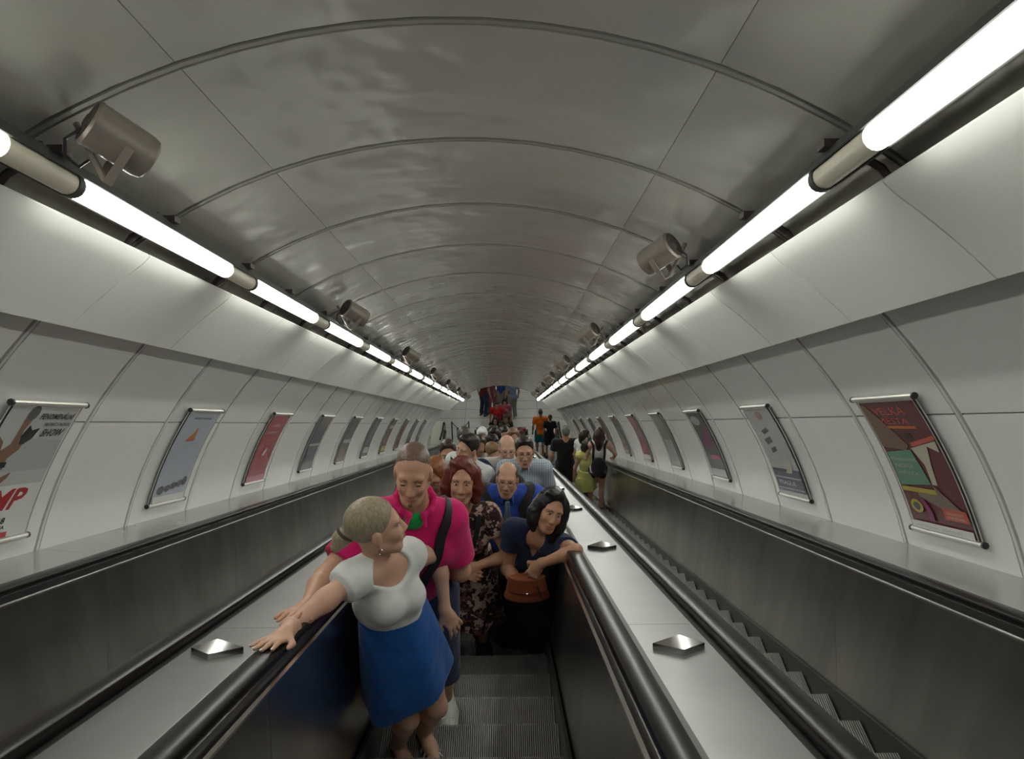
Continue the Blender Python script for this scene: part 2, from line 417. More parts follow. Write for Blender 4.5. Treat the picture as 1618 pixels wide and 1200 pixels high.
def ledges():
    PL = 2*RING
    for n, s in ((3,-1),(4,1)):
        b = MB(); b.add(slope_box(s*2.04, s*2.40, U_TOP, 27.6, 0.55, 0.778)); t = b.build('trim_%d' % n, DARKSTEEL)
        tag(t, 'grey ledge along the foot of the %s wall' % ('left' if s < 0 else 'right'), kind='structure')
        v = []
        for u in (0, PL-0.004):
            for x, nn in ((2.045,0.782),(2.385,0.812),(2.385,0.79),(2.045,0.76)): v.append(slope(s*x,u,nn))
        p = MB(); p.add((v, [(0,1,5,4),(1,2,6,5),(2,3,7,6),(3,0,4,7),(3,2,1,0),(4,5,6,7)])); pm = p.mesh('ledge_panel')
        u = U_TOP + 0.1
        while u < 27.2: link('ledge_panel', pm, LEDGE, t, slope(0,u,0)); u += PL
        for xa, hh in ((2.008,0.0),(2.028,0.012)):
            e = MB(); e.add(slope_box(s*xa, s*(xa+0.012), U_TOP, 27.6, 0.66, 0.775+hh)); e.build('edge_strip', STEEL if hh else BLACKP, t)
        # cream end box on the landing
        c = MB(); c.box(min(s*2.03,s*2.42), max(s*2.03,s*2.42), 24.4, 26.0, ZF, ZF+1.02); c.build('end_box', mat('end_box_cream', (0.66,0.65,0.56), 0.3), t)
        g = MB(); g.tube([(s*2.04,24.2,ZF+1.35),(s*2.04,25.2,ZF+1.08),(s*2.04,25.8,ZF+1.06),(s*2.04,26.05,ZF+0.9),(s*2.04,26.08,ZF+0.2)], 0.035, 8); g.build('end_rail', RUBBER, t)
ledges()

# ------------------------------------------------------------------ lower landing
def landing():
    b = MB(); b.box(-4.2, 4.2, 24.2, 35.0, ZF-0.12, ZF-0.018); fl = b.build('floor', GAP); tag(fl, 'pale slab floor of the lower landing', kind='structure')
    D, W = 0.70, 1.40
    tm = MB().box(0, W-0.012, 0, D-0.022, -0.02, 0).mesh('floor_slab')
    for i in range(12):
        for j in range(6):
            y = 26.60 + (i-2)*D
            if y < 25.1: continue
            link('floor_slab', tm, FLOORM, fl, (-4.2 + j*W, y, ZF))
    b = MB(); b.box(-4.2, 4.2, 24.3, 25.185, ZF-0.05, ZF-0.004); link('threshold', b.mesh('threshold'), STEPM, fl)
    for nm, x in (('left',-2.75),('right',2.75)):
        b = MB(); b.box(x-0.1 if x<0 else x, x if x<0 else x+0.1, 22.0, 35.0, ZF-0.1, ZF+4.1); w = b.build('wall_landing_'+nm, mat('landing_wall', (0.62,0.62,0.59), 0.3)); tag(w, 'pale landing wall on the %s' % nm, kind='structure')
    b = MB(); b.box(-2.85, 2.85, 34.9, 35.1, ZF-0.1, ZF+4.1); tag(b.build('wall_back', MATS['landing_wall']), 'far wall of the lower hall', kind='structure')
    b = MB(); b.box(-2.85, 2.85, 24.1, 35.1, ZF+4.0, ZF+4.1); tag(b.build('ceiling_landing', MATS['landing_wall']), 'flat ceiling of the lower hall', kind='structure')
    for i, y in enumerate((25.6, 28.4, 31.2, 34.0)):
        for x in (-1.3, 1.3):
            t = empty('ceiling_lamp', (x, y, ZF+3.9)); tag(t, '%s hall lamp beyond the vault, %s side' % (ORD[i], 'left' if x < 0 else 'right'), 'lamp', 'lamps in the lower hall')
            q = MB(); q.tube([(0,-0.6,0),(0,0.6,0)], 0.04, 10); q.build('diffuser', LIT, t)
            q = MB(); q.box(-0.06,0.06,-0.65,0.65,0.03,0.10); q.build('housing', HOUSING, t)
    # chain barrier closing the foot of the left escalator
    t = empty('barrier', (-1.45, 25.75, ZF)); tag(t, 'chain barrier with black box closing the empty left escalator', 'barrier')
    for x in (-0.30, 0.30):
        q = MB(); q.tube([(x,0,0),(x,0,1.15)], 0.022, 8); q.tube([(x,0,0),(x,0,0.03)], 0.12, 14); q.build('post', BLACKP, t)
        q = MB(); q.tube([(x,0,1.12),(x*0.3,0,0.86)], 0.014, 6); q.build('chain', BLACKP, t)
    q = MB(); q.box(-0.13,0.13,-0.03,0.03,0.52,0.88); q.build('box', BLACKP, t)
    q = MB(); q.box(-0.10,0.10,-0.02,0.02,0.49,0.52); q.build('box_foot', DARKSTEEL, t)
landing()
# ================================================================== posters
P_W, A_TOP, A_BOT, R_P = 0.585, 57.6, 75.2, 2.404
def pcol(name, c): return mat('print_'+name, c, 0.22, coat=0.3)
def text_mesh(body, bold=False, shear=0.0):
    cu = bpy.data.curves.new('lettering', 'FONT'); cu.body = body; cu.resolution_u = 2; cu.shear = shear
    if bold: cu.offset = 0.022
    o = bpy.data.objects.new('lettering', cu); COL.objects.link(o); bpy.context.view_layer.update()
    me = bpy.data.meshes.new_from_object(o.evaluated_get(bpy.context.evaluated_depsgraph_get()))
    v = np.zeros(len(me.vertices)*3, np.float32); me.vertices.foreach_get('co', v); v = v.reshape(-1,3)
    f = [tuple(p.vertices) for p in me.polygons]
    bpy.data.objects.remove(o, do_unlink=True); bpy.data.curves.remove(cu); bpy.data.meshes.remove(me)
    return v, f
def poster(side, u0, prints, sheet, label):
    t = empty('poster'); s = side
    a_m = math.radians((A_TOP+A_BOT)/2)
    base = slope(s*math.sin(a_m)*R_P, u0 + P_W/2, AX_N + math.cos(a_m)*R_P); t.location = base
    tag(t, label, 'poster', 'advertising posters on the tunnel walls')
    def P(u, v, lift=0.0):
        a = math.radians(A_BOT + (A_TOP-A_BOT)*v); r = R_P - lift
        uu = u0 + u*P_W if s < 0 else u0 + (1-u)*P_W
        return slope(s*math.sin(a)*r, uu, AX_N + math.cos(a)*r) - base
    def patch(name, grid, f, m, parent):
        me = mesh(name, grid, f, True); return link(name, me, m, parent)
    n = 14
    v = [P(u, k/n, d) for k in range(n+1) for (u, d) in ((-0.015,0.0),(1.015,0.0),(1.015,0.010),(-0.015,0.010))]
    f = [(k*4+i, k*4+(i+1)%4, (k+1)*4+(i+1)%4, (k+1)*4+i) for k in range(n) for i in range(4)] + [(3,2,1,0), (n*4,n*4+1,n*4+2,n*4+3)]
    b = MB(); b.add((v,f)); b.build('backing', mat('poster_white', (0.70,0.69,0.66), 0.3), t)
    sh = patch('sheet', [P(u, 0.02+0.95*k/n, 0.0115) for k in range(n+1) for u in (0.02,0.98)], [(k*2,k*2+1,k*2+3,k*2+2) for k in range(n)], sheet, t)
    for nm, vv in (('top_rail',1.0),('bottom_rail',0.0)):
        q = MB(); q.tube([P(-0.05,vv,0.010), P(1.05,vv,0.010)], 0.014, 10); q.build(nm, ALU, t)
        for ue in (-0.055, 1.055):
            q = MB(); q.tube([P(ue-0.012,vv,0.010), P(ue+0.012,vv,0.010)], 0.0165, 8); q.build('end_cap', BLACKP, t)
    for ue in (-0.012, 1.012):
        q = MB(); q.tube([P(ue,k/10,0.010) for k in range(11)], 0.005, 5); q.build('edge_wire', BLACKP if (ue < 0) == (s < 0) else ALU, t)
    for i, pr in enumerate(prints):
        kind, c = pr[0], pr[1]; lift = 0.0122 + 0.0004*i
        if kind == 'rect':
            _, _, ua, va, ub, vb = pr; m_ = max(1, int(abs(vb-va)*14))
            patch('printed_block', [P(u, va+(vb-va)*k/m_, lift) for k in range(m_+1) for u in (ua,ub)], [(k*2,k*2+1,k*2+3,k*2+2) for k in range(m_)], c, t)
        elif kind == 'ell':
            _, _, uc, vc, ru, rv = pr
            g = [P(uc,vc,lift)] + [P(uc+ru*math.cos(a*math.pi/10), vc+rv*math.sin(a*math.pi/10), lift) for a in range(20)]
            patch('printed_shape', g, [(0,1+k,1+(k+1)%20) for k in range(20)], c, t)
        elif kind == 'poly':
            pts = pr[2]; bm = bmesh.new(); vs = [bm.verts.new((p[0],p[1],0)) for p in pts]; bm.faces.new(vs)
            bmesh.ops.triangulate(bm, faces=bm.faces)
            for cut in range(1,14): 
                bmesh.ops.bisect_plane(bm, geom=bm.verts[:]+bm.edges[:]+bm.faces[:], plane_co=(0,cut/14,0), plane_no=(0,1,0))
            for vv in bm.verts: vv.co = P(vv.co.x, vv.co.y, lift)
            me = bpy.data.meshes.new('printed_shape'); bm.to_mesh(me); bm.free(); link('printed_shape', me, c, t)
        elif kind == 'text':
            _, _, body, ua, va, wid, hei = pr[:7]; bold = len(pr) > 7; tv, tf = text_mesh(body, bold, pr[7] if bold else 0)
            lo, hi = tv.min(0), tv.max(0); sx, sy = wid/(hi[0]-lo[0]), hei/(hi[1]-lo[1])
            patch('lettering', [P(ua+(x-lo[0])*sx, va+(y-lo[1])*sy, lift) for x,y,_z in tv], tf, c, t)
    return t
def posters():
    white = pcol('white', (0.68,0.68,0.66)); black = pcol('black', (0.02,0.02,0.022)); red = pcol('red', (0.42,0.02,0.03)); skin = pcol('tan', (0.22,0.12,0.08))
    grey = pcol('grey', (0.42,0.43,0.44)); dgrey = pcol('darkgrey', (0.10,0.10,0.11)); blue = pcol('paleblue', (0.42,0.46,0.54)); orange = pcol('orange', (0.55,0.16,0.04))
    maroon = pcol('maroon', (0.13,0.035,0.04)); green = pcol('green', (0.13,0.28,0.20)); cream = pcol('cream', (0.50,0.46,0.36)); navy = pcol('navy', (0.04,0.05,0.10)); purple = pcol('purple', (0.22,0.03,0.12)); brown = pcol('brown', (0.20,0.12,0.08)); yellow = pcol('yellow', (0.45,0.38,0.08)); pink = pcol('pink', (0.5,0.12,0.2)); lred = pcol('lightred', (0.5,0.10,0.07))
    def n(i): return 3.675 + 2.061*i
    # left wall
    poster(-1, n(0), [('poly', grey, [(0.02,0.5),(0.98,0.5),(0.98,0.72),(0.5,0.74),(0.02,0.62)]),
        ('poly', skin, [(0.26,0.93),(0.34,0.98),(0.40,0.96),(0.36,0.86),(0.33,0.80),(0.34,0.72),(0.42,0.72),(0.40,0.66),(0.30,0.60),(0.30,0.52),(0.18,0.50),(0.02,0.54),(0.02,0.68),(0.06,0.76),(0.14,0.72),(0.16,0.66),(0.25,0.70),(0.26,0.80)]),
        ('ell', dgrey, 0.335, 0.93, 0.07, 0.055), ('poly', black, [(0.33,0.76),(0.38,0.84),(0.44,0.80),(0.54,0.82),(0.50,0.74),(0.42,0.70),(0.36,0.70)]),
        ('poly', black, [(0.02,0.58),(0.32,0.575),(0.32,0.535),(0.16,0.53),(0.02,0.55)]),
        ('poly', skin, [(0.14,0.53),(0.27,0.53),(0.26,0.45),(0.44,0.50),(0.42,0.46),(0.26,0.36),(0.24,0.32),(0.18,0.32),(0.19,0.40)]),
        ('rect', white, 0.02,0.02,0.98,0.40), ('text', red, 'STOMP', -0.42, 0.22, 1.22, 0.15, 0.25), ('text', red, 'STOMP', -0.41, 0.225, 1.22, 0.15, 0.3),
        ('text', black, 'FENOMENÁLNÍ', 0.44, 0.885, 0.52, 0.055, 0.25), ('text', black, 'NÁVRAT S NOVOU', 0.56, 0.835, 0.40, 0.032, 0.2), ('text', black, 'SHOW', 0.58, 0.755, 0.34, 0.058, 0.3),
        ('text', black, 'LEDNA 2018', 0.02, 0.125, 0.60, 0.045, 0.1), ('text', black, 'CENTRUM PRAHA', 0.02, 0.085, 0.62, 0.028, 0.1), ('rect', red, 0.02,0.025,0.70,0.065)],
        pcol('palegrey', (0.50,0.50,0.49)), 'show poster with leaping dancer and big red lettering, nearest on left wall')
    poster(-1, n(1), [('text', navy, 'TAKHLE TO NAŠLI', 0.22, 0.90, 0.58, 0.026, 0.1), ('poly', orange, [(0.33,0.66),(0.60,0.66),(0.58,0.72),(0.56,0.80),(0.52,0.80),(0.48,0.74),(0.40,0.71)]), ('rect', lred, 0.33,0.655,0.58,0.675),
        ('rect', grey, 0.34,0.60,0.66,0.612), ('rect', grey, 0.40,0.58,0.64,0.59), ('ell', dgrey, 0.18,0.145,0.10,0.045), ('ell', dgrey, 0.36,0.155,0.08,0.035), ('ell', dgrey, 0.53,0.175,0.09,0.035), ('ell', dgrey, 0.70,0.19,0.07,0.04), ('ell', dgrey, 0.85,0.21,0.07,0.05), ('rect', white, 0.02,0.02,0.98,0.085)],
        blue, 'pale blue poster with small orange shape, second on left wall')
    poster(-1, n(2), [('text', white, 'VÝBĚR', 0.22,0.80,0.5,0.05), ('text', white, 'Z NABÍDKY', 0.10,0.70,0.66,0.045), ('rect', lred, 0.2,0.60,0.7,0.615), ('poly', white, [(0.42,0.38),(0.52,0.38),(0.60,0.48),(0.50,0.48)]), ('rect', pink, 0.02,0.02,0.98,0.10)],
        pcol('crimson', (0.36,0.03,0.05)), 'crimson red poster with white lettering, third on left wall')
    specs = [(dgrey, [('rect', navy, 0.02,0.5,0.98,0.75), ('rect', grey, 0.05,0.44,0.95,0.48), ('ell', brown, 0.5,0.86,0.3,0.08), ('rect', navy, 0.1,0.15,0.9,0.4)], 'dark blue and grey poster, fourth on left wall'),
        (dgrey, [('rect', brown, 0.02,0.02,0.98,0.32), ('rect', grey, 0.05,0.42,0.95,0.5), ('rect', black, 0.1,0.6,0.9,0.9)], 'dark poster with reddish brown lower third, fifth on left wall'),
        (navy, [('rect', grey, 0.1,0.1,0.9,0.25), ('rect', dgrey, 0.1,0.6,0.9,0.9)], 'dark navy poster, sixth on left wall'),
        (brown, [('rect', yellow, 0.1,0.05,0.9,0.2), ('rect', cream, 0.1,0.7,0.9,0.8)], 'brown poster with ochre foot, seventh on left wall'),
        (pcol('rust', (0.24,0.06,0.04)), [('rect', brown, 0.1,0.1,0.9,0.3), ('rect', maroon, 0.1,0.6,0.9,0.8)], 'rust red poster, eighth on left wall'),
        (maroon, [('rect', dgrey, 0.1,0.5,0.9,0.9)], 'dark maroon poster, ninth on left wall'), (dgrey, [('rect', grey, 0.2,0.3,0.8,0.5)], 'charcoal poster, farthest on left wall')]
    for i, (sh, pr, lab) in enumerate(specs): poster(-1, n(3+i), pr, sh, lab)
    # right wall
    poster(1, n(0), [('text', lred, 'VELKÁ', 0.2,0.87,0.55,0.07), ('text', lred, 'MĚSTA', 0.22,0.80,0.5,0.06), ('rect', orange, 0.24,0.765,0.78,0.785), ('ell', black, 0.58,0.71,0.06,0.022), ('poly', brown, [(0.02,0.62),(0.02,0.95),(0.10,0.95),(0.5,0.64),(0.42,0.60)]),
        ('poly', lred, [(0.55,0.66),(0.98,0.72),(0.98,0.69),(0.56,0.63)]), ('poly', cream, [(0.52,0.62),(0.97,0.68),(0.95,0.60),(0.80,0.64),(0.72,0.50),(0.68,0.36),(0.60,0.36),(0.62,0.50)]), ('poly', green, [(0.05,0.58),(0.50,0.61),(0.58,0.36),(0.05,0.33)]),
        ('text', cream, 'POHÁDKOVÉ', 0.08,0.52,0.42,0.028), ('text', cream, 'NOCI', 0.10,0.47,0.30,0.028), ('text', cream, 'MĚSTA', 0.12,0.42,0.34,0.028), ('rect', yellow, 0.05,0.29,0.62,0.325),
        ('poly', pcol('street', (0.20,0.16,0.13)), [(0.60,0.36),(0.98,0.16),(0.98,0.12),(0.3,0.26),(0.3,0.29),(0.62,0.29)]), ('ell', yellow, 0.20,0.185,0.10,0.05), ('ell', dgrey, 0.20,0.185,0.06,0.03), ('poly', purple, [(0.28,0.24),(0.36,0.25),(0.44,0.16),(0.44,0.09),(0.36,0.09),(0.34,0.17)]),
        ('rect', lred, 0.62,0.125,0.97,0.205), ('text', cream, 'ZÁBAVNÝ', 0.66,0.165,0.26,0.022), ('text', cream, 'VÍKEND', 0.66,0.138,0.26,0.020), ('rect', white, 0.02,0.02,0.98,0.075), ('text', grey, 'pořadatel   partneři', 0.1,0.035,0.7,0.02)],
        maroon, 'dark maroon poster with green panel and red box, nearest on right wall')
    poster(1, n(1), [('poly', grey, [(0.02,0.45),(0.98,0.60),(0.98,0.40),(0.02,0.34)]), ('ell', pcol('dusty', (0.35,0.20,0.18)), 0.5,0.90,0.12,0.05), ('poly', dgrey, [(0.25,0.72),(0.5,0.76),(0.55,0.72),(0.3,0.68)]), ('poly', dgrey, [(0.2,0.62),(0.46,0.66),(0.5,0.60),(0.24,0.56)]), ('poly', dgrey, [(0.3,0.52),(0.5,0.55),(0.5,0.50),(0.3,0.47)]),
        ('rect', navy, 0.02,0.06,0.98,0.30), ('poly', cream, [(0.5,0.26),(0.8,0.42),(0.86,0.36),(0.7,0.26)]), ('rect', grey, 0.05,0.20,0.95,0.215), ('text', white, 'PRAGUE', 0.12,0.13,0.6,0.045), ('rect', grey, 0.05,0.085,0.95,0.095)],
        pcol('palegrey2', (0.46,0.45,0.45)), 'pale grey poster with navy lower quarter, second on right wall')
    specs = [(dgrey, [('poly', purple, [(0.1,0.5),(0.7,0.75),(0.9,0.55),(0.4,0.4)]), ('ell', grey, 0.4,0.85,0.3,0.07), ('rect', pink, 0.3,0.28,0.9,0.34), ('rect', grey, 0.05,0.04,0.95,0.14)], 'charcoal poster with purple shapes, third on right wall'),
        (pcol('plaingrey', (0.30,0.30,0.28)), [('rect', grey, 0.1,0.05,0.9,0.5)], 'plain grey poster, fourth on right wall'),
        (pcol('berry', (0.28,0.02,0.06)), [('poly', navy, [(0.05,0.5),(0.6,0.75),(0.8,0.55),(0.3,0.35)]), ('rect', white, 0.05,0.03,0.95,0.12)], 'berry red poster with dark blue band, fifth on right wall'),
        (brown, [('rect', dgrey, 0.1,0.4,0.9,0.8)], 'brown poster with dark block, sixth on right wall'), (maroon, [('rect', grey, 0.1,0.1,0.9,0.3)], 'maroon poster with grey foot, seventh on right wall'),
        (dgrey, [('rect', navy, 0.1,0.4,0.9,0.8)], 'dark poster with navy block, eighth on right wall'), (brown, [('rect', cream, 0.1,0.4,0.9,0.6)], 'brown poster with cream stripe, ninth on right wall'), (dgrey, [('rect', maroon, 0.1,0.4,0.9,0.6)], 'charcoal poster with maroon stripe, farthest on right wall')]
    for i, (sh, pr, lab) in enumerate(specs): poster(1, n(2+i), pr, sh, lab)
posters()
# ================================================================== implicit-surface modeller for people
class Shape:
    """A smooth union of tapered limbs and ellipsoids turned into one continuous mesh."""
    def __init__(self): self.ops = []
    def cone(self, a, b, ra, rb, k=0.02, flat=False, sub=False):
        a, b = np.array(a, np.float32), np.array(b, np.float32); r = max(ra, rb)
        ab = b - a; L2 = float(ab @ ab) + 1e-9
        def f(X, Y, Z):
            t = ((X-a[0])*ab[0] + (Y-a[1])*ab[1] + (Z-a[2])*ab[2])/L2
            tc = np.clip(t, 0, 1)
            d = np.sqrt((X-a[0]-tc*ab[0])**2 + (Y-a[1]-tc*ab[1])**2 + (Z-a[2]-tc*ab[2])**2) - (ra + (rb-ra)*tc)
            if flat: d = np.maximum(d, (t-1)*math.sqrt(L2))
            return d
        self.ops.append((-1 if sub else 1, f, np.minimum(a,b)-r, np.maximum(a,b)+r, k)); return self
    def chain(self, pts, rs, k=0.02):
        for i in range(len(pts)-1): self.cone(pts[i], pts[i+1], rs[i], rs[i+1], k)
        return self
    def ell(self, c, r, R=None, k=0.02, sub=False):
        c = np.array(c, np.float32); r = np.array(r, np.float32); R = np.eye(3, dtype=np.float32) if R is None else np.array(R, np.float32)
        ext = np.sqrt(((R.T * r)**2).sum(1))      # bbox of the rotated ellipsoid (rows of R are axes)
        def f(X, Y, Z):
            x, y, z = X-c[0], Y-c[1], Z-c[2]
            l0 = (R[0,0]*x + R[0,1]*y + R[0,2]*z)/r[0]; l1 = (R[1,0]*x + R[1,1]*y + R[1,2]*z)/r[1]; l2 = (R[2,0]*x + R[2,1]*y + R[2,2]*z)/r[2]
            k0 = np.sqrt(l0*l0 + l1*l1 + l2*l2); k1 = np.sqrt((l0/r[0])**2 + (l1/r[1])**2 + (l2/r[2])**2) + 1e-6
            return k0*(k0-1)/k1
        self.ops.append((-1 if sub else 1, f, c-ext, c+ext, k)); return self
    def skirt(self, a, b, r0, r1, R, k=0.02, folds=0, amp=0.0, phase=0.0, bulge=0.0):
        a, b = np.array(a, np.float32), np.array(b, np.float32); ab = b-a; L = float(np.sqrt(ab @ ab)); d = ab/L
        ax, ay = np.array(R[0], np.float32), np.array(R[1], np.float32); m = max(max(r0), max(r1))*(1.1+amp)
        def f(X, Y, Z):
            x, y, z = X-a[0], Y-a[1], Z-a[2]
            t = np.clip((x*d[0]+y*d[1]+z*d[2])/L, -0.2, 1.2); tt = np.clip(t, 0, 1)
            u = (ax[0]*(x-t*ab[0]) + ax[1]*(y-t*ab[1]) + ax[2]*(z-t*ab[2])); v = (ay[0]*(x-t*ab[0]) + ay[1]*(y-t*ab[1]) + ay[2]*(z-t*ab[2]))
            s = 1 + bulge*np.sin(np.pi*tt)
            if folds: s = s + amp*tt*np.sin(folds*np.arctan2(v, u) + phase)
            rx, ry = (r0[0] + (r1[0]-r0[0])*tt)*s, (r0[1] + (r1[1]-r0[1])*tt)*s
            q = (np.sqrt((u/rx)**2 + (v/ry)**2) - 1)*np.minimum(rx, ry)
            return np.maximum(q, np.maximum(-t, t-1)*L)
        self.ops.append((1, f, np.minimum(a,b)-m, np.maximum(a,b)+m, k)); return self
    def cut(self, p, n):                # keep the side the normal points away from
        p, n = np.array(p, np.float32), np.array(n, np.float32); n = n/np.sqrt(n@n)
        self.ops.append((0, lambda X,Y,Z: (X-p[0])*n[0] + (Y-p[1])*n[1] + (Z-p[2])*n[2], None, None, 0)); return self
    def dist(self, p):
        D = 0.5; X, Y, Z = np.float64(p[0]), np.float64(p[1]), np.float64(p[2])
        for (op, f, l, u, k) in self.ops:
            d = float(f(X, Y, Z))
            if op == 0: D = max(D, d)
            elif op == 1: e = max(k-abs(D-d),0)/max(k,1e-6); D = min(D,d) - e*e*k*0.25
            else: D = max(D,-d)
        return D
    def lay(self, pts, c, axis, off=0.007):
        out = []                        # push a path out (or in) so that it lies on this surface
        for p in pts:
            p = np.array(p, float); n = p - c; n = unit(n - axis*(n@axis)*0.85)
            for _ in range(30):
                d = self.dist(p)
                if abs(d-off) < 0.001: break
                if d > off + 0.03: break
                p = p + n*(off-d)*0.8
            out.append(p)
        for _ in range(4): out = [out[0]] + [out[i]*0.5 + (out[i-1]+out[i+1])*0.25 for i in range(1,len(out)-1)] + [out[-1]]
        return out
    def ripple(self, amp, freq):
        self.rip = (amp, freq); return self
    def mesh(self, name, h):
        adds = [o for o in self.ops if o[0] == 1]
        lo = np.min([o[2] for o in adds], axis=0) - 3*h; hi = np.max([o[3] for o in adds], axis=0) + 3*h
        n = np.ceil((hi-lo)/h).astype(int) + 1
        ax = [(lo[i] + h*np.arange(n[i])).astype(np.float32) for i in range(3)]
        D = np.full(n, 0.5, np.float32)
        for (op, f, l, u, k) in self.ops:
            if op == 0:
                D = np.maximum(D, f(ax[0][:,None,None], ax[1][None,:,None], ax[2][None,None,:])); continue
            m = k + 3*h
            i0 = np.clip(np.floor((l-m-lo)/h).astype(int), 0, n-1); i1 = np.clip(np.ceil((u+m-lo)/h).astype(int)+1, 1, n)
            if np.any(i1 <= i0): continue
            sl = tuple(slice(i0[i], i1[i]) for i in range(3))
            d = f(ax[0][sl[0]][:,None,None], ax[1][sl[1]][None,:,None], ax[2][sl[2]][None,None,:]).astype(np.float32)
            A = D[sl]
            if op == 1:
                e = np.maximum(k - np.abs(A-d), 0)/max(k,1e-6); D[sl] = np.minimum(A, d) - e*e*k*0.25
            else:
                e = np.maximum(k - np.abs(A+d), 0)/max(k,1e-6); D[sl] = np.maximum(A, -d) + e*e*k*0.25
        if getattr(self, 'rip', None):
            a, q = self.rip; X, Y, Z = ax[0][:,None,None]*q, ax[1][None,:,None]*q, ax[2][None,None,:]*q
            D = D + a*(np.sin(X + 1.7*np.sin(0.55*Z)) * np.sin(Y + 1.3*np.sin(0.6*Z + 1.0)) + 0.5*np.sin(2.1*X + 0.3*Z)*np.sin(1.9*Y + 0.8)).astype(np.float32)
        return nets(name, D, lo, h)
    def build(self, name, h, material, parent):
        return link(name, self.mesh(name, h), material, parent)
_CORN = [(i,j,k) for i in (0,1) for j in (0,1) for k in (0,1)]
_EDGE = [(a,b) for a in range(8) for b in range(a+1,8) if sum(abs(_CORN[a][i]-_CORN[b][i]) for i in range(3)) == 1]
def nets(name, D, lo, h):
    S = D < 0; n = D.shape
    cnt = np.zeros((n[0]-1,n[1]-1,n[2]-1), np.int8)
    for (i,j,k) in _CORN: cnt += S[i:n[0]-1+i, j:n[1]-1+j, k:n[2]-1+k]
    I, J, K = np.nonzero((cnt > 0) & (cnt < 8)); nv = len(I)
    vid = np.full(cnt.shape, -1, np.int32); vid[I,J,K] = np.arange(nv)
    vals = np.stack([D[I+c[0], J+c[1], K+c[2]] for c in _CORN], 1)
    acc = np.zeros((nv,3), np.float32); num = np.zeros(nv, np.float32); co = np.array(_CORN, np.float32)
    for (a,b) in _EDGE:
        va, vb = vals[:,a], vals[:,b]; m = (va < 0) != (vb < 0); t = np.where(m, va/np.where(m, va-vb, 1), 0)
        acc += np.where(m[:,None], co[a] + t[:,None]*(co[b]-co[a]), 0); num += m
    P = (np.stack([I,J,K],1) + acc/num[:,None])*h + lo
    quads = []
    for axis in range(3):
        a, b = [(1,2),(2,0),(0,1)][axis]
        s0 = [slice(None)]*3; s1 = [slice(None)]*3; s0[axis] = slice(0,n[axis]-1); s1[axis] = slice(1,n[axis])
        m = S[tuple(s0)] != S[tuple(s1)]
        idx = np.array(np.nonzero(m)).T
        ok = (idx[:,a] > 0) & (idx[:,b] > 0) & (idx[:,a] < n[a]-1) & (idx[:,b] < n[b]-1); idx = idx[ok]
        if not len(idx): continue
        da = np.zeros(3,int); da[a] = 1; db = np.zeros(3,int); db[b] = 1
        q = [idx-da-db, idx-db, idx, idx-da]
        q = np.stack([vid[x[:,0],x[:,1],x[:,2]] for x in q], 1)
        flip = ~S[idx[:,0],idx[:,1],idx[:,2]]
        q[flip] = q[flip][:,::-1]; quads.append(q)
    Q = np.concatenate(quads).astype(np.int32)
    me = bpy.data.meshes.new(name); me.vertices.add(nv); me.vertices.foreach_set('co', P.astype(np.float32).ravel())
    me.loops.add(Q.size); me.loops.foreach_set('vertex_index', Q.ravel())
    me.polygons.add(len(Q)); me.polygons.foreach_set('loop_start', np.arange(0,Q.size,4,dtype=np.int32))
    me.polygons.foreach_set('use_smooth', np.ones(len(Q), bool))
    me.update(calc_edges=True); me.validate()
    return me
def V3(*a): return np.array(a, np.float64)
def unit(v): v = np.array(v, np.float64); return v/(np.sqrt((v*v).sum())+1e-12)
def frame(fwd, up):
    f = unit(fwd); r = unit(np.cross(f, up)); u = np.cross(r, f); return np.array([r, f, u])   # rows: right, forward, up
def ik(a, c, l1, l2, pole):
    """Middle joint of a two-bone limb from a to c; c is pulled in if out of reach."""
    a, c = np.array(a, float), np.array(c, float); d = c-a; L = np.sqrt(d@d); m = (l1+l2)*0.995
    if L > m: c = a + d/L*m; L = m; d = c-a
    x = (l1*l1 - l2*l2 + L*L)/(2*L); hgt = math.sqrt(max(l1*l1 - x*x, 1e-6)); n = d/L
    p = np.array(pole, float); p = unit(p - n*(p@n)); return a + n*x + p*hgt, c
# ================================================================== people
UP = V3(0,0,1)
def cloth(name, c, var=0.12, rough=0.85): return mat('cloth_'+name, c, rough, 0, var, 9, bump=0.022, bscale=7, spec=0.25, sheen=0.15)
def skinm(name, c): return mat('skin_'+name, c, 0.48, 0, 0.05, 14, spec=0.35)
def hairm(name, c): return mat('hair_'+name, c, 0.45, 0, 0.22, 110, bump=0.003, bscale=90, spec=0.4, stretch=(1,1,0.3))
SKIN = skinm('light', (0.52,0.29,0.195)); SKIN2 = skinm('tan', (0.46,0.245,0.155)); SKIN3 = skinm('fair', (0.57,0.335,0.24))
EYEW = mat('eye_white', (0.44,0.41,0.38), 0.3); IRIS = mat('eye_iris', (0.03,0.022,0.018), 0.2); LIPS = mat('lips', (0.36,0.125,0.10), 0.4); TEETH = mat('teeth', (0.70,0.67,0.60), 0.3)
SPECS = mat('spectacle_frame', (0.03,0.028,0.028), 0.3, 0.4); LENS = mat('spectacle_lens', (0.5,0.5,0.5), 0.1)

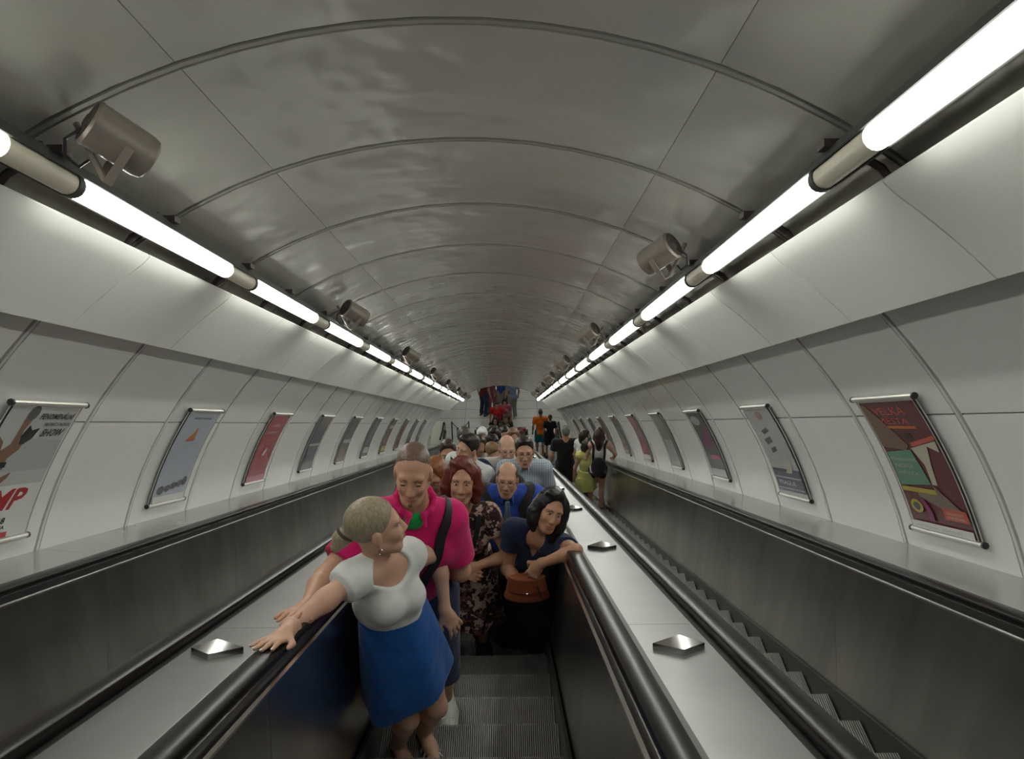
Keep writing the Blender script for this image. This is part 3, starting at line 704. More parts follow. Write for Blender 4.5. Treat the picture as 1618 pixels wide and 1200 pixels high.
def pose(yaw, h, female=False, b=1.0, lean=(0,0), head=(0,0,0), armR='down', armL='down', stance=0.10, feet=None):
    t = math.radians(yaw); f = V3(math.sin(t), -math.cos(t), 0); r = V3(f[1], -f[0], 0); k = h/1.75
    L = lambda x, y, z: r*x + f*y + UP*z
    lr, lf = lean; sh = (0.158 if female else 0.182)*b*k; hip = 0.09*k
    J = dict(h=h, k=k, b=b, female=female, f=f, r=r, base_yaw=yaw)
    J['pelvis'] = L(lr*0.15, lf*0.15, 0.535*h); J['chest'] = L(lr*0.6, lf*0.6, 0.725*h); J['neck'] = L(lr*0.85, lf*0.85-0.005, 0.842*h)
    J['head'] = L(lr, lf+0.025*k, 0.928*h)
    J['shR'] = L(lr*0.8+sh, lf*0.8, 0.812*h); J['shL'] = L(lr*0.8-sh, lf*0.8, 0.812*h)
    J['hipR'] = J['pelvis'] + L(hip,0,-0.02*h); J['hipL'] = J['pelvis'] + L(-hip,0,-0.02*h)
    J['ankR'] = L(stance,-0.05*k,0.047*h); J['ankL'] = L(-stance,-0.05*k,0.047*h)
    J['toeR'] = J['ankR'] + L(0.03,0.17*k,-0.032*h); J['toeL'] = J['ankL'] + L(-0.03,0.17*k,-0.032*h)
    hy, hp, ht = [math.radians(a) for a in head]
    hf = unit(f*math.cos(hy)*math.cos(hp) - r*math.sin(hy)*math.cos(hp) + UP*math.sin(hp))       # yaw to the person's left
    hr = unit(np.cross(hf, UP)); hu = np.cross(hr, hf); hu = unit(hu*math.cos(ht) + hr*math.sin(ht)); J['headR'] = frame(hf, hu)
    for sd, arm in (('R',armR), ('L',armL)):
        s = 1 if sd == 'R' else -1; S_ = J['sh'+sd]; ua, fa = 0.172*h, 0.150*h
        if arm == 'down': tgt = S_ + L(s*0.07*k, 0.05*k, -0.31*h); pole = L(s*0.5,-1,0)
        elif arm == 'front': tgt = J['pelvis'] + L(s*0.04*k, 0.20*k, 0.06*h); pole = L(s*1,-0.6,-0.3)
        elif arm == 'phone': tgt = J['chest'] + L(s*0.05*k, 0.26*k, 0.05*h); pole = L(s*1,-0.2,-1)
        else: tgt = np.array(arm, float); pole = L(s*0.8,-0.5,-0.4)
        e, w = ik(S_, tgt, ua, fa, pole); J['el'+sd] = e; J['wr'+sd] = w
        J['hd'+sd] = unit(w-e); J['hn'+sd] = unit(L(s*0.9,0.3,0.3)) if arm == 'down' else unit(L(s*0.4,0.8,0.5))
    for sd in 'RL':
        kn, _ = ik(J['hip'+sd], J['ank'+sd], 0.238*h, 0.242*h, f); J['kn'+sd] = kn
    J['curl'] = {'R':0.5,'L':0.5}
    return J
def torso_frame(J):
    r = unit(J['shR']-J['shL']); u = unit(J['neck']-J['pelvis']); f = unit(np.cross(u, r)); return np.array([r, f, np.cross(r, f)])
def add_torso(S, J, inf=0.0, pelvis=True, chest=True):
    k, b, fem = J['k'], J['b'], J['female']; R = torso_frame(J); g = lambda c, x, y, z: c + R.T @ (V3(x,y,z)*k)
    c, p = J['chest'], J['pelvis']; belly = p*0.5 + c*0.5; bf = J.get('belly', 1.0)
    ws, wc, wp = (0.118, 0.138, 0.165) if fem else (0.138, 0.160, 0.155)
    I = inf
    if pelvis:
        S.ell(p, (wp*b*k+I, 0.112*b*k+I, 0.125*k+I), R, 0.05)
        for s in (-1,1): S.ell(g(p, s*0.065*b, -0.055, -0.03), (0.075*k+I, 0.075*k+I, 0.085*k+I), R, 0.04)
    if chest or pelvis: S.ell(g(belly,0,0.012*bf,0), (ws*b*k+I, 0.098*b*bf*k+I, 0.155*k+I), R, 0.06)
    if chest:
        S.ell(c, (wc*b*k+I, 0.105*b*k+I, 0.155*k+I), R, 0.05)
        S.cone(J['shL'], J['shR'], 0.056*k+I, 0.056*k+I, 0.05)
        nk = J['neck']
        for sd in 'RL': S.cone(nk*0.75+J['sh'+sd]*0.25 - R[2]*0.01*k, J['sh'+sd]*0.92+nk*0.08, 0.045*k+I, 0.050*k+I, 0.05)
        if fem:
            for s in (-1,1): S.ell(g(c, s*0.066, 0.082, -0.005), (0.060*k*J.get('bust',1)+I*0.6, 0.052*k*J.get('bust',1)+I*0.6, 0.058*k*J.get('bust',1)+I*0.6), R, 0.03)
        else:
            for s in (-1,1): S.ell(g(c, s*0.07, 0.06, 0.03), (0.07*b*k+I*0.5, 0.045*k+I*0.5, 0.06*k+I*0.5), R, 0.04)
    return R
def add_head(S, J, detail):
    R, c, s = J['headR'], J['head'], J['k']*J.get('hs', 1.0); s = 0.5*s + 0.5*J.get('hs',1.0)
    P = lambda x, y, z: c + R.T @ (V3(x*0.94,y,z*1.05)*s)
    E = lambda x, y, z, a, b_, c_, k=0.015, sub=False: S.ell(P(x,y,z), (a*0.94*s,b_*s,c_*1.05*s), R, k, sub)
    E(0,-0.014,0.034, 0.077,0.098,0.087); E(0,0.022,-0.030, 0.060,0.072,0.086, 0.03)
    E(0,0.062,-0.100, 0.027,0.024,0.019, 0.03)
    S.cone(P(0,-0.03,-0.045), J['neck'] + R[2]*0.0, 0.052*s*(0.86 if J['female'] else 1.05*J['b']**0.5), 0.056*s*(0.88 if J['female'] else 1.1*J['b']**0.5), 0.03)
    if not detail: E(0,0.095,-0.022, 0.014,0.018,0.024); return P, s, R
    for sg in (-1,1):
        S.cone(P(sg*0.054,-0.01,-0.055), P(sg*0.022,0.058,-0.098), 0.016*s, 0.014*s, 0.03)
        E(sg*0.036,0.062,-0.028, 0.025,0.028,0.026, 0.02)
        E(sg*0.080,-0.012,-0.008, 0.009,0.020,0.033, 0.006); 
    S.cone(P(-0.042,0.078,0.024), P(0.042,0.078,0.024), 0.012*s, 0.012*s, 0.02)
    for sg in (-1,1): E(sg*0.031,0.106,0.002, 0.019,0.017,0.010, 0.012, True)
    S.cone(P(0,0.090,0.008), P(0,0.109,-0.034), 0.0085*s, 0.0130*s, 0.012)
    for sg in (-1,1): E(sg*0.0125,0.098,-0.040, 0.009,0.011,0.008, 0.008)
    E(0,0.086,-0.066, 0.026,0.014,0.014, 0.015)
    return P, s, R
def add_hand(S, w, d, n, side, k, curl=0.4, spread=0.10):
    d = unit(d); n = unit(n - d*(n@d)); y = np.cross(n, d)*(1 if side == 'R' else -1)     # y points to the thumb
    if side == 'R': y = np.cross(d, n)*-1
    else: y = np.cross(d, n)
    k = 0.4 + 0.6*k; P = lambda a, b_, c: w + (d*a + y*b_ + n*c)*k
    S.cone(w - d*0.01, P(0.03,0,0), 0.026*k, 0.026*k, 0.02)
    S.ell(P(0.052,0.002,0), (0.050*k,0.040*k,0.0155*k), np.array([d,y,n]), 0.018)
    tips = []
    for i, (off, ln) in enumerate(((0.030,0.068),(0.010,0.077),(-0.010,0.071),(-0.029,0.056))):
        a = P(0.088 - 0.004*abs(i-1.2), off, 0.002); ang = spread*(1.3-i)*0.7; fd = unit(d*math.cos(ang) + y*math.sin(ang))
        c1, c2 = curl*0.75, curl*1.9
        d1 = unit(fd*math.cos(c1) - n*math.sin(c1)); d2 = unit(fd*math.cos(c2) - n*math.sin(c2))
        m = a + d1*ln*0.52*k; e = m + d2*ln*0.48*k
        S.chain([a - fd*0.02*k, a, m, e], [0.0092*k,0.0095*k,0.0085*k,0.0070*k], 0.004); tips.append((e, d2))
    a = P(0.018,0.028,-0.006); m = P(0.048,0.056,-0.014 - 0.01*curl); e = P(0.076,0.058-0.02*curl,-0.018-0.02*curl)
    S.chain([a,m,e], [0.014*k,0.0105*k,0.0085*k], 0.008)
    return tips
def add_limbs(S, J, hands=True):
    k = J['k']; fb = 0.90 if J['female'] else 1.0; b = J['b']**0.8*fb; tips = {}
    for sd in 'RL':
        s, e, w = J['sh'+sd], J['el'+sd], J['wr'+sd]; m = s*0.55 + e*0.45
        S.chain([s, m, e], [0.050*k*b, 0.045*k*b, 0.037*k*b], 0.03)
        fm = e*0.68 + w*0.32; S.chain([e, fm, w], [0.037*k*b, 0.039*k*b, 0.025*k], 0.02)
        if hands: tips[sd] = add_hand(S, w, J['hd'+sd], J['hn'+sd], sd, k, J['curl'][sd], J.get('spread',0.1))
        else: S.ell(w + J['hd'+sd]*0.07*k, (0.035*k,0.035*k,0.075*k), frame(J['hn'+sd], J['hd'+sd]), 0.02)
        h, kn, a = J['hip'+sd], J['kn'+sd], J['ank'+sd]
        S.chain([h, h*0.5+kn*0.5, kn], [0.085*k*b, 0.074*k*b, 0.054*k*b], 0.03)
        cf = kn*0.68 + a*0.32 - J['f']*0.015*k; S.chain([kn, cf, a], [0.052*k*b, 0.053*k*b, 0.036*k], 0.03)
        heel = a - J['f']*0.035*k - UP*(a[2]-0.02)*0.6; S.cone(a, heel, 0.034*k, 0.030*k, 0.02)
        S.chain([heel, (heel+J['toe'+sd])*0.5 + UP*0.018*k, J['toe'+sd]], [0.030*k, 0.036*k, 0.024*k], 0.02)
    return tips
def add_leg_cloth(S, J, inf, frac, wide=0.0):
    k = J['k']; b = J['b']**0.8*(0.9 if J['female'] else 1.0)
    for sd in 'RL':
        h, kn, a = J['hip'+sd], J['kn'+sd], J['ank'+sd]; f1 = min(frac/0.5, 1.0)
        if frac <= 0.5: e = h + (kn-h)*f1; S.cone(h, e, 0.088*k*b+inf, 0.062*k*b+inf+0.012+wide, 0.04, flat=True)
        else:
            S.cone(h, kn, 0.088*k*b+inf, 0.060*k*b+inf+wide*0.4, 0.04); e = kn + (a-kn)*((frac-0.5)/0.5); S.cone(kn, e, 0.060*k*b+inf+wide*0.4, 0.046*k*b+inf+wide, 0.03, flat=True)
def ball(name, c, r, material, parent, R=None, sc=(1,1,1), seg=10):
    bm = bmesh.new(); bmesh.ops.create_uvsphere(bm, u_segments=seg, v_segments=seg-2, radius=r)
    for v in bm.verts:
        p = np.array(v.co)*np.array(sc)
        if R is not None: p = R.T @ p
        v.co = Vector(p + c)
    me = bpy.data.meshes.new(name); bm.to_mesh(me); bm.free()
    me.polygons.foreach_set('use_smooth', [True]*len(me.polygons))
    return link(name, me, material, parent)
def add_hair(S, kind, P, s, R):
    E = lambda x, y, z, a, b_, c_, k=0.015, sub=False: S.ell(P(x,y,z), (a*0.94*s,b_*s,c_*1.05*s), R, k, sub)
    hl = (P(0,0.074,0.068), R.T @ V3(0,0.83,-0.56))
    if kind == 'buzz':
        E(0,-0.0145,0.0352, 0.0778,0.0990,0.0874); S.cut(P(0,0.058,0.094), R.T @ V3(0,0.74,-0.67)); S.cut(P(0,0,-0.045), R.T @ V3(0,0,-1))
    elif kind == 'sides':
        E(0,-0.016,0.030, 0.081,0.100,0.083); S.cut(P(0,0.035,0.045), R.T @ V3(0,0.85,-0.52)); S.cut(P(0,0,0.090), R.T @ V3(0,0.1,1)); S.cut(P(0,0,-0.05), R.T @ V3(0,0,-1))
    elif kind in ('short','cap'):
        E(0,-0.018,0.045, 0.085,0.104,0.092); E(0,0.05,0.105, 0.055,0.045,0.03, 0.03)
        S.cut(P(0,0.074,0.082), R.T @ V3(0,0.80,-0.60)); S.cut(P(0,0,-0.06), R.T @ V3(0,0,-1))
    elif kind == 'bob':
        E(0,-0.018,0.045, 0.088,0.106,0.092)
        for sg in (-1,1): S.chain([P(sg*0.072,-0.01,0.05), P(sg*0.090,-0.012,-0.03), P(sg*0.086,-0.004,-0.100)], [0.036*s,0.036*s,0.028*s], 0.03)
        E(0,-0.055,-0.04, 0.086,0.06,0.09, 0.03); E(0.02,0.04,0.108, 0.055,0.040,0.024, 0.03)
        E(0,0.10,-0.012, 0.066,0.098,0.098, 0.012, True)
    elif kind == 'long':
        E(0,-0.018,0.042, 0.084,0.104,0.092); S.chain([P(0,-0.06,0.0), P(0,-0.085,-0.10), P(0,-0.088,-0.22)], [0.075*s,0.072*s,0.045*s], 0.03)
        for sg in (-1,1): S.chain([P(sg*0.070,-0.01,0.03), P(sg*0.080,-0.02,-0.06), P(sg*0.075,-0.03,-0.15)], [0.03*s,0.032*s,0.02*s], 0.03)
        E(0,0.10,-0.02, 0.058,0.09,0.085, 0.015, True)
    elif kind == 'tail':
        E(0,-0.018,0.040, 0.081,0.103,0.091); S.cut(P(0,0.072,0.070), R.T @ V3(0,0.80,-0.60)); S.cut(P(0,0.03,-0.055), R.T @ V3(0,0.35,-0.94))
    return S
def spectacles(t, P, s, R, tint=None):
    g = MB(); 
    for sg in (-1,1):
        pts = [P(sg*0.031 + 0.024*math.cos(a*math.pi/8), 0.104 - 0.006*abs(math.cos(a*math.pi/8)), -0.004 + 0.016*math.sin(a*math.pi/8)) for a in range(17)]
        g.tube([Vector(p) for p in pts], 0.0018*s, 5, caps=False)
        g.tube([Vector(P(sg*0.055,0.096,0.002)), Vector(P(sg*0.078,0.05,0.004)), Vector(P(sg*0.084,-0.01,0.002))], 0.0018*s, 5)
    g.tube([Vector(P(-0.008,0.106,0.0)), Vector(P(0.008,0.106,0.0))], 0.0018*s, 5)
    o = g.build('spectacles', SPECS, t)
    if tint:
        for sg in (-1,1): ball('lens', P(sg*0.031,0.102,-0.004), 1.0, tint, o, R, (0.023*s,0.003*s,0.016*s), 10)
    return o

def person(label, base, J, skin=None, res=0.01, detail=True, hair=None, top=None, bottom=None, skirt=None, shoes=None, smile=False, specs=False, lids=False, beard=None, group=None, collar=None, extra=None, brows=True):
    skin = skin or SKIN
    t = empty('person', base); tag(t, label, 'person', group)
    k = J['k']; near = res <= 0.0095
    B = Shape(); R = add_torso(B, J); P, s, HR = add_head(B, J, detail); tips = add_limbs(B, J, hands=res <= 0.0125)
    B.build('body', res, skin, t)
    if hair:
        H = Shape(); add_hair(H, hair[0], P, s, HR)
        if hair[0] == 'tail':
            H.chain([P(0,-0.10,0.015), P(0.0,-0.135,0.0), P(0,-0.165,-0.03)], [0.030*s,0.034*s,0.022*s], 0.015)
        if extra and 'hair' in extra: extra['hair'](H, P, s)
        if hair[0] in ('bob','long','short') : H.ripple(*(hair[2] if len(hair) > 2 else (0.0022, 95.0)))
        ho = H.build('hair', min(res, 0.010) if near else res*0.8, hair[1], t)
    if near or (detail and res < 0.011):
        for sg in (-1,1):
            e = ball('eye', P(sg*0.031,0.0815,0.003), 1.0, EYEW if not lids else skin, t, HR, (0.0145*s,0.0092*s,0.0050*s))
            if not lids: ball('iris', P(sg*0.031,0.0892,0.003), 1.0, IRIS, e, HR, (0.0062*s,0.003*s,0.0049*s), 8)
            else:
                g = MB(); g.tube([Vector(P(sg*0.031+dx,0.0895-abs(dx)*0.25,-0.004)) for dx in (-0.014,-0.007,0,0.007,0.014)], 0.0016*s, 5); g.build('eyelash', IRIS, t)
            if brows and hair:
                g = MB(); bz = 0.021
                g.tube([Vector(P(sg*x,y,bz+z)) for x,y,z in ((0.013,0.0925,-0.002),(0.030,0.0895,0.003),(0.048,0.077,-0.003))], [0.0035*s,0.0038*s,0.0022*s], 6); g.build('eyebrow', brows if not isinstance(brows, bool) else hair[1], t)
        g = Shape()
        if smile:
            g.chain([P(-0.027,0.086,-0.060), P(-0.014,0.0975,-0.0685), P(0.014,0.0975,-0.0685), P(0.027,0.086,-0.060)], [0.003*s,0.0045*s,0.0045*s,0.003*s], 0.003)
            g.chain([P(-0.024,0.086,-0.062), P(-0.012,0.096,-0.078), P(0.012,0.096,-0.078), P(0.024,0.086,-0.062)], [0.003*s,0.005*s,0.005*s,0.003*s], 0.003)
        else:
            g.chain([P(-0.023,0.088,-0.067), P(-0.008,0.0985,-0.064), P(0.008,0.0985,-0.064), P(0.023,0.088,-0.067)], [0.003*s,0.0048*s,0.0048*s,0.003*s], 0.004)
            g.chain([P(-0.019,0.089,-0.0695), P(0,0.098,-0.0735), P(0.019,0.089,-0.0695)], [0.003*s,0.006*s,0.003*s], 0.004)
        g.build('lips', 0.0028, LIPS, t)
        if smile: ball('teeth', P(0,0.0955,-0.0725), 1.0, TEETH, t, HR, (0.015*s,0.004*s,0.0045*s))
    if beard:
        g = Shape()
        if beard[0] == 'full':
            g.ell(P(0,0.050,-0.090), (0.055*s,0.050*s,0.042*s), HR, 0.02); g.ell(P(0,0.094,-0.052), (0.030*s,0.010*s,0.008*s), HR, 0.01); g.ell(P(0,0.106,-0.068), (0.024*s,0.02*s,0.006*s), HR, 0.006, True)
        else:
            g.ell(P(0,0.083,-0.100), (0.012*s,0.010*s,0.014*s), HR, 0.01)
        g.build('beard', 0.004, beard[1], t)
    if specs: spectacles(t, P, s, HR, None if specs is True else specs)
    cres = res*1.15 if near else res
    pel, nk = J['pelvis'], J['neck']
    if bottom:
        S = Shape(); add_torso(S, J, 0.010, True, False); add_leg_cloth(S, J, 0.012 if res < 0.013 else 0.024, bottom[2], bottom[3] if len(bottom) > 3 else 0.0)
        S.cut(pel + UP*0.09*k, UP); S.build(bottom[0], cres, bottom[1], t)
    if skirt:
        nm, m_, a, b_, r0, r1, folds, amp, bul = skirt
        S = Shape(); S.skirt(a, b_, r0, r1, R, 0.02, folds, amp, 0.6, bul)
        if extra and 'skirt' in extra: extra['skirt'](S)
        S.build(nm, cres, m_, t)
    if top:
        nm, m_, sleeve, hem, neckk = top[:5]; inf = 0.013
        S = Shape(); add_torso(S, J, inf, True, True); b = J['b']**0.8*(0.9 if J['female'] else 1.0)
        for sd in 'RL':
            if sleeve > 0:
                a, e, w = J['sh'+sd], J['el'+sd], J['wr'+sd]
                if sleeve <= 1: S.cone(a, a + (e-a)*sleeve, 0.056*k*b+inf, 0.050*k*b+inf+0.008, 0.03, flat=True)
                else: S.cone(a, e, 0.056*k*b+inf, 0.043*k*b+inf, 0.03); S.cone(e, e + (w-e)*(sleeve-1), 0.043*k*b+inf, 0.036*k+inf, 0.02, flat=True)
        hp = pel - UP*hem*k; S.cut(hp, -R[2])
        S.cut(nk + R[2]*J.get('necklift',0.035)*k, unit(R[2] + R[1]*0.15))
        if neckk == 'v': S.cone(nk + R[1]*0.075*k + R[2]*0.06, nk + R[1]*0.12*k - R[2]*0.12*k, 0.074*k, 0.008, 0.006, sub=True)
        elif neckk == 'scoop': S.ell(nk + R[1]*0.10*k - R[2]*0.005*k, (0.108*k,0.12*k,0.078*k), R, 0.006, True); 
        elif neckk == 'tank': 
            S.ell(nk + R[1]*0.10*k - R[2]*0.02*k, (0.085*k,0.10*k,0.11*k), R, 0.006, True); S.ell(nk - R[1]*0.12*k - R[2]*0.02*k, (0.085*k,0.10*k,0.13*k), R, 0.006, True)
            for sg in (-1,1): S.ell((J['shR'] if sg > 0 else J['shL']) + R[0]*sg*0.01, (0.062*k,0.12*k,0.10*k), R, 0.006, True)
        elif neckk == 'round': S.ell(nk + R[1]*0.06*k + R[2]*0.02*k, (0.062*k,0.062*k,0.05*k), R, 0.006, True)
        elif neckk == 'open': S.cone(nk + R[1]*0.06*k + R[2]*0.04, nk + R[1]*0.10*k - R[2]*0.07*k, 0.040*k, 0.006, 0.006, sub=True)
        if extra and 'top' in extra: extra['top'](S, R)
        S.build(nm, cres, m_, t); J['cloth'] = S
    if collar:
        S = Shape(); n_ = nk + R[2]*0.025*k; pts = []
        for i in range(-6, 7):
            a = math.pi + i*math.pi/6*0.88; pts.append(n_ + R[0]*math.sin(a)*0.072*k*J['b']**0.5 + R[1]*(math.cos(a)*0.068*k + 0.008) + R[2]*(0.018*math.cos(a-math.pi) - 0.002)*k)
        S.chain(pts, [0.012]*len(pts), 0.008)
        for sg, e in ((-1,pts[0]),(1,pts[-1])):
            S.chain([e, e + R[1]*0.030*k - R[2]*0.030*k + (R[0]*(0.012 if e is pts[-1] else -0.012))*-1], [0.012,0.007], 0.01)
        S.build('collar', max(0.005, res*0.7), collar, t)
    if shoes:
        for sd in 'RL':
            a, toe = J['ank'+sd], J['toe'+sd]; f = unit((toe-a)*V3(1,1,0)); S = Shape(); heel = V3(a[0],a[1],0) - f*0.045*k + UP*0.04
            if near: S.cone(a - UP*0.01, a + UP*0.02, 0.045*k, 0.045*k, 0.02, flat=True)
            S.chain([heel, V3(a[0],a[1],0.045) + f*0.06*k, V3(toe[0],toe[1],0.042) + f*0.025], [0.046*k,0.053*k,0.044*k], 0.03)
            S.cut(V3(0,0,0.002), -UP)
            so = S.build('shoe', min(cres, 0.012), shoes[0], t)
            if len(shoes) > 1: 
                L_ = MB(); m0 = V3(a[0],a[1],0.09)+f*0.05*k; r_ = np.cross(f, UP)
                for i in range(4): 
                    c0 = V3(a[0],a[1],0.104-0.005*i) + f*(0.045+0.026*i)*k; L_.tube([Vector(c0 - r_*0.028), Vector(c0 + UP*0.006), Vector(c0 + r_*0.028)], 0.004, 5)
                L_.build('laces', shoes[1], so)
                q = Shape(); q.chain([a - UP*0.02, a + UP*0.045*k], [0.042*k,0.043*k], 0.01); q.build('sock', 0.008, shoes[1], t)
    return t, P, s, HR, R, tips
def pattern_mat(name, kind, c1, c2, c3=None):
    m = mat('cloth_'+name, c1, 0.85, spec=0.2); nt = m.node_tree; N = nt.nodes; L = nt.links; b = N['Principled BSDF']
    tc = N.new('ShaderNodeTexCoord')
    if kind == 'floral':
        v = N.new('ShaderNodeTexVoronoi'); v.inputs['Scale'].default_value = 26; n = N.new('ShaderNodeTexNoise'); n.inputs['Scale'].default_value = 30; n.inputs['Detail'].default_value = 3
        ad = N.new('ShaderNodeMixRGB'); ad.blend_type = 'ADD'; ad.inputs[0].default_value = 0.12; L.new(tc.outputs['Object'], ad.inputs[1]); L.new(n.outputs['Color'], ad.inputs[2]); L.new(ad.outputs[0], v.inputs['Vector']); L.new(tc.outputs['Object'], n.inputs['Vector'])
        bw = N.new('ShaderNodeRGBToBW'); L.new(v.outputs['Color'], bw.inputs[0])
        cr = N.new('ShaderNodeValToRGB'); L.new(bw.outputs[0], cr.inputs[0]); cr.color_ramp.interpolation = 'CONSTANT'
        e = cr.color_ramp.elements; e[0].color = (*c1,1); e[1].color = (*c2,1); e[1].position = 0.40; x = e.new(0.58); x.color = (*c3,1); x = e.new(0.72); x.color = (*[a*0.8 for a in c1],1)
        L.new(cr.outputs[0], b.inputs['Base Color'])
    else:
        sep = N.new('ShaderNodeSeparateXYZ'); L.new(tc.outputs['Object'], sep.inputs[0]); outs = []
        for ax, sc in (('X',300),('Z',420)):
            mu = N.new('ShaderNodeMath'); mu.operation = 'MULTIPLY'; mu.inputs[1].default_value = sc; L.new(sep.outputs[ax], mu.inputs[0])
            si = N.new('ShaderNodeMath'); si.operation = 'SINE'; L.new(mu.outputs[0], si.inputs[0])
            g = N.new('ShaderNodeMath'); g.operation = 'GREATER_THAN'; g.inputs[1].default_value = 0.35; L.new(si.outputs[0], g.inputs[0]); outs.append(g)
        mx = N.new('ShaderNodeMath'); mx.operation = 'ADD'; L.new(outs[0].outputs[0], mx.inputs[0]); L.new(outs[1].outputs[0], mx.inputs[1])
        hf = N.new('ShaderNodeMath'); hf.operation = 'MULTIPLY'; hf.inputs[1].default_value = 0.5; L.new(mx.outputs[0], hf.inputs[0])
        mix = N.new('ShaderNodeMixRGB'); mix.inputs[1].default_value = (*c1,1); mix.inputs[2].default_value = (*c2,1); L.new(hf.outputs[0], mix.inputs[0]); L.new(mix.outputs[0], b.inputs['Base Color'])
    return m
HBLOND = hairm('ash_blond', (0.30,0.245,0.165)); HBUZZ = hairm('buzz_brown', (0.15,0.088,0.06)); HRED = hairm('dyed_red', (0.13,0.022,0.012)); HBLACK = hairm('black', (0.008,0.007,0.008)); HBROWN = hairm('brown', (0.045,0.025,0.015)); HDARK = hairm('dark_brown', (0.022,0.014,0.010)); HGREY = hairm('grey', (0.22,0.21,0.20)); HGINGER = hairm('ginger', (0.22,0.075,0.022)); HSAND = hairm('sandy', (0.20,0.11,0.055))
WHITE = cloth('white', (0.66,0.67,0.65), 0.05); PINK = cloth('hot_pink', (0.62,0.012,0.14), 0.12); ROYAL = cloth('royal_blue', (0.006,0.085,0.33), 0.15); NAVYC = cloth('navy', (0.012,0.02,0.055)); DENIM = cloth('dark_denim', (0.022,0.030,0.075)); BLACKC = cloth('black', (0.008,0.008,0.010), 0.1); SHIRTB = cloth('blue_shirt', (0.035,0.085,0.42), 0.08); GREEN = cloth('green', (0.01,0.30,0.07)); OFFW = cloth('offwhite', (0.52,0.50,0.47), 0.05); ORANGE = cloth('orange', (0.72,0.15,0.008)); TEAL = cloth('teal', (0.01,0.17,0.22)); LEMON = cloth('lemon', (0.55,0.55,0.18)); MAROON = cloth('maroon', (0.11,0.012,0.022)); ROSE = cloth('rose', (0.36,0.10,0.14)); BLUE2 = cloth('cobalt', (0.02,0.07,0.30)); PALEB = cloth('pale_blue', (0.20,0.24,0.36)); REDC = cloth('red', (0.48,0.02,0.03)); KHAKI = cloth('khaki', (0.25,0.24,0.20)); CHAR = cloth('charcoal', (0.035,0.033,0.035)); BROWNC = cloth('brown', (0.07,0.045,0.03)); OLIVE = cloth('dark_olive', (0.03,0.028,0.018)); TIEC = pattern_mat('tie', 'check', (0.20,0.27,0.32), (0.10,0.14,0.18))
FLORAL = pattern_mat('floral', 'floral', (0.035,0.018,0.018), (0.42,0.30,0.25), (0.14,0.06,0.055)); CHECK = pattern_mat('check', 'check', (0.50,0.55,0.60), (0.22,0.28,0.38))
LEATHER = mat('tan_leather', (0.24,0.065,0.025), 0.42, 0, 0.15, 12, bump=0.002, bscale=60); STRAPB = mat('black_strap', (0.012,0.012,0.013), 0.6); STRAPR = mat('red_brown_strap', (0.12,0.025,0.02), 0.5); WSHOE = mat('white_trainer', (0.62,0.62,0.60), 0.5); WSOCK = cloth('sock_white', (0.70,0.69,0.66), 0.03); DSHOE = mat('dark_shoe', (0.02,0.018,0.016), 0.35); NAIL = mat('pale_nail', (0.75,0.66,0.62), 0.25); SILVER = mat('silver', (0.8,0.8,0.78), 0.15, 1.0)

def strap(name, pts, w, th, material, parent, nrm):
    pts = [Vector(p) for p in pts]; fr = []
    for i, p in enumerate(pts):
        d = (pts[min(i+1,len(pts)-1)] - pts[max(i-1,0)]).normalized(); n = Vector(nrm[i]) if isinstance(nrm, list) else Vector(nrm); n = (n - d*n.dot(d)).normalized(); fr.append((p, d.cross(n), n))
    b = MB(); b.sweep([(-w/2,-th/2),(w/2,-th/2),(w/2,th/2),(-w/2,th/2)], fr, smooth=False); return b.build(name, material, parent)

def curve(pts, n=12):
    pts = [V3(*p) for p in pts]; out = []
    for i in range(len(pts)-1):
        p0, p1, p2, p3 = pts[max(i-1,0)], pts[i], pts[i+1], pts[min(i+2,len(pts)-1)]
        for j in range(n):
            t = j/n; out.append(0.5*((2*p1) + (-p0+p2)*t + (2*p0-5*p1+4*p2-p3)*t*t + (-p0+3*p1-3*p2+p3)*t**3))
    return out + [pts[-1]]

